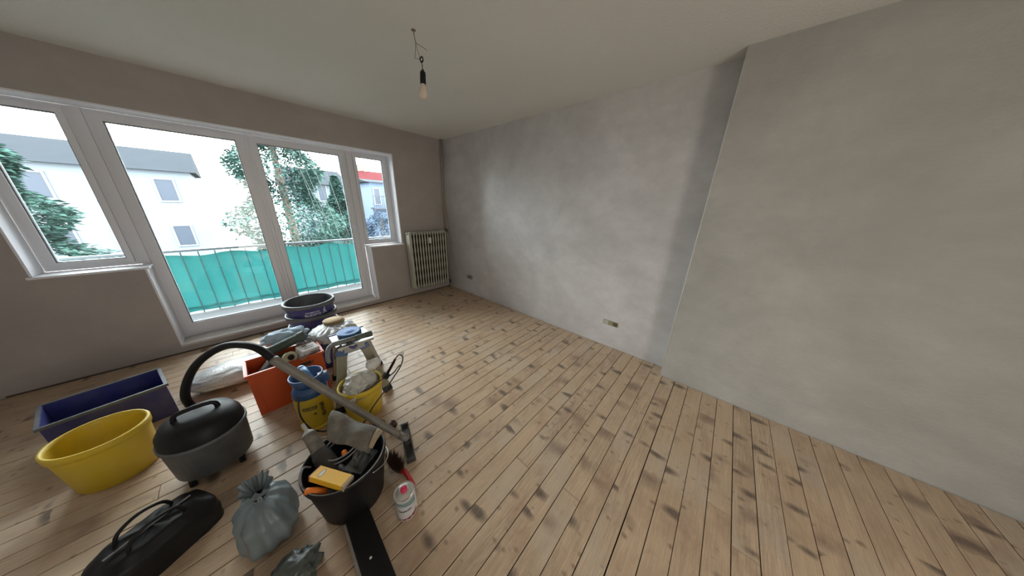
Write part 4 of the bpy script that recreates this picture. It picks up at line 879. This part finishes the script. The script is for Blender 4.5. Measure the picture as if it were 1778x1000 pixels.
MB().lathe([(0, 0.0), (0.0495, 0), (0.051, 0.003), (0.0495, 0.006), (0.049, 0.14), (0.0505, 0.145), (0.051, 0.149), (0.049, 0.150), (0.0475, 0.1465)], 40, cap=False).build('can_body', mat('white_label_print', (0.55, 0.55, 0.55), 0.4, var=0.08, scale=20), can)
MB().lathe([(0.0485, 0.1495), (0.0475, 0.1465), (0.040, 0.147), (0.034, 0.152), (0.018, 0.157), (0.0, 0.157)], 36, cap=False).build('can_lid', M_tin, can)
MB().lathe([(0, 0.157), (0.0155, 0.157), (0.0165, 0.160), (0.0155, 0.174), (0.012, 0.178), (0, 0.178)], 22).build('cap', M_redcap, can)
ac = math.atan2(-4.02 + 3.077, -2.67 + 2.396)
vs, fs = patch(0.0497, ac + 0.15, 0.028, 0.16, 0.052, dz=lambda u: (0, 0.20 + 0.8 * u ** 2)); MB().add(vs, fs).build('label_swoosh', M_maroon, can)
vs, fs = patch(0.0497, ac + 0.10, 0.105, 0.15, 0.055, dz=lambda u: (0.75 - 0.75 * u ** 1.3, 1)); MB().add(vs, fs).build('label_band', M_teal_paint, can)
vs, fs = text_geo('Terpentin', 0.017, 0.0005); MB().add(wrap(vs, 0.0501, ac - 0.25, 0.075), fs).build('lettering', M_ink, can)
vs, fs = patch(0.0500, ac + 1.55, 0.075, 0.05, 0.13); MB().add(vs, fs).build('label_side', M_paper, can)
rc = thing('rubber_plunger', 'black round rubber cup lying on floor behind vacuum tube', 'rubber cup', (-2.30, -2.44, 0))
MB().lathe([(0, 0.0), (0.045, 0.0), (0.050, 0.006), (0.049, 0.022), (0.034, 0.045), (0.018, 0.052), (0.016, 0.07), (0, 0.072)], 26).build('cup', M_blackdusty, rc)
MB().lathe([(0, 0.072), (0.008, 0.072), (0.008, 0.085), (0, 0.087)], 12).build('stem', M_darktool, rc)
simple('cord_tangle', MB().tube([(-2.235 + 0.022 * math.cos(k * 1.3) + 0.004 * (k % 3), -2.52 + 0.024 * math.sin(k * 1.3), 0.012 + 0.0035 * k) for k in range(12)], 0.006, 7, sub=4), mat('dark_red_brown_cord', (0.07, 0.025, 0.02), 0.6), 'small dark red-brown cord tangle on floor beside the black nozzle', 'cord')
lv = thing('black_beam', 'black flat beam with grey side and white screw, pointing from tub towards viewer', 'beam', (-2.60, -3.33, 0), (0, 0, math.radians(-2)))
MB().box(-0.050, -0.42, 0.002, 0.053, 0.41, 0.050, bev=0.004).build('beam_body', M_black, lv)
MB().box(-0.062, -0.42, 0.002, -0.0505, 0.39, 0.046, bev=0.001).build('side_strip', mat('grey_wood_strip', (0.26, 0.23, 0.20), 0.7, var=0.25, scale=20), lv)
MB().lathe([(0, 0), (0.0055, 0), (0.0055, 0.001), (0.003, 0.0022), (0, 0.0024)], 14, Matrix.Translation((-0.005, 0.17, 0.0502))).build('screw', M_paper, lv)

# --- things at the left edge of the photograph and beyond it
def sack(u, v):
    a = 2 * PI * u; pr = [(0.0, 0.001), (0.10, 0.002), (0.125, 0.03), (0.128, 0.10), (0.115, 0.17), (0.075, 0.215), (0.028, 0.235), (0.022, 0.25), (0.05, 0.285), (0.062, 0.31)]
    f = v * 9; i = min(int(f), 8); q = f - i; r = pr[i][0] * (1 - q) + pr[i + 1][0] * q; z = pr[i][1] * (1 - q) + pr[i + 1][1] * q
    cr_ = 1 + (0.05 + 0.14 * max(0, v - 0.4)) * math.sin(a * 11 + 3 * v) + 0.10 * noise.noise(Vector((math.cos(a) * 1.5, math.sin(a) * 1.5, z * 14)))
    return (r * cr_ * math.cos(a) * 0.85, r * cr_ * math.sin(a) * 1.1, max(0.001, z + 0.012 * math.sin(a * 3) * v))
pbg = thing('plastic_bag', 'pale blue-grey plastic sack tied at top, standing left of the black tub', 'bag', (-2.88, -2.66, 0))
MB().grid(sack, 88, 36).build('bag_body', M_bagblue, pbg)
MB().tube([(0.024 * math.cos(k * PI / 6), 0.026 * math.sin(k * PI / 6), 0.243) for k in range(12)], 0.004, 6, closed=True).build('tie', M_black, pbg)
simple('crumpled_film', MB().ico((-2.84, -2.965, 0.040), (0.095, 0.08, 0.040), 5, 0.30, 1.7, 6.0, flat=0.002), M_baggreen, 'crumpled grey-green clear film on floor in front of the pale sack', 'film')
simple('white_board', MB().box(-0.30, -0.10, 0.002, 0.10, 0.10, 0.014, Matrix.Translation((-2.90, -3.12, 0)) @ Matrix.Rotation(0.15, 4, 'Z'), bev=0.002), M_paper, 'thin white board lying on floor at bottom left', 'board')
ob = thing('bucket', 'round yellow mortar bucket left of the vacuum cleaner', 'bucket', (-3.45, -1.62, 0))
MB().lathe([(0, 0), (0.135, 0), (0.142, 0.006), (0.160, 0.25)], 40, cap=False).build('bucket_body', M_yellow, ob)
MB().lathe([(0.160, 0.246), (0.167, 0.25), (0.169, 0.282), (0.165, 0.29), (0.155, 0.29), (0.152, 0.27)], 40, cap=False).build('bucket_rim', M_yellow, ob)
MB().lathe([(0.155, 0.275), (0.133, 0.012), (0, 0.010)], 40, cap=False).build('inner_wall', M_yellow, ob)
simple('plaster_sack', MB().ico((-2.95, -0.98, 0.085), (0.30, 0.19, 0.085), 5, 0.06, 2.5, 8.0, flat=0.002), M_film, 'pale grey filled sack lying on floor beneath the glazed doors', 'sack')
tbg = thing('tool_bag', 'low black fabric tool bag with two straps, left of the pale sack', 'bag', (-3.22, -2.40, 0), (0, 0, 0.5))
def bagf(u, v):
    a = 2 * PI * u; c_, s_ = math.cos(a), math.sin(a); w = 0.17 * math.copysign(abs(c_) ** 0.45, c_); d_ = 0.10 * math.copysign(abs(s_) ** 0.45, s_)
    k = (1.0, 1.0, 0.97, 0.72, 0.0)[min(4, int(v * 4))] * (1 - (v * 4) % 1) + (1.0, 0.97, 0.72, 0.0, 0.0)[min(4, int(v * 4))] * ((v * 4) % 1)
    z = (0.001, 0.075, 0.13, 0.165, 0.17)[min(4, int(v * 4))] * (1 - (v * 4) % 1) + (0.075, 0.13, 0.165, 0.17, 0.17)[min(4, int(v * 4))] * ((v * 4) % 1)
    n_ = 1 + 0.04 * noise.noise(Vector((w * 18, d_ * 18, z * 25))); return (w * k * n_, d_ * k * n_, z + 0.004 * math.sin(w * 40))
MB().grid(bagf, 72, 24).build('bag_body', M_blackdusty, tbg)
for sy in (-0.045, 0.045): MB().tube([(-0.08, sy, 0.155), (-0.06, sy, 0.205), (0.0, sy * 1.1, 0.225), (0.06, sy, 0.205), (0.08, sy, 0.155)], 0.007, 8, sub=4).build('strap', M_black, tbg)
MB().box(-0.12, -0.003, 0.1705, 0.12, 0.003, 0.175).build('zip', M_cable, tbg)
dc = thing('plastic_crate', 'dark blue open crate beside the lying grey sack', 'crate', (-3.52, -1.08, 0), (0, 0, 0.2))
mb = MB()
for (x0, y0, x1, y1) in ((-0.22, -0.16, 0.22, -0.154), (-0.22, 0.154, 0.22, 0.16), (-0.22, -0.154, -0.214, 0.154), (0.214, -0.154, 0.22, 0.154)): mb.box(x0, y0, 0.006, x1, y1, 0.26)
mb.box(-0.22, -0.16, 0, 0.22, 0.16, 0.006); mb.build('crate_body', M_navy, dc)
mb = MB()
for (x0, y0, x1, y1) in ((-0.232, -0.172, 0.232, -0.158), (-0.232, 0.158, 0.232, 0.172), (-0.232, -0.16, -0.218, 0.16), (0.218, -0.16, 0.232, 0.16)): mb.box(x0, y0, 0.246, x1, y1, 0.264)
mb.build('crate_rim', M_tubgrey, dc)
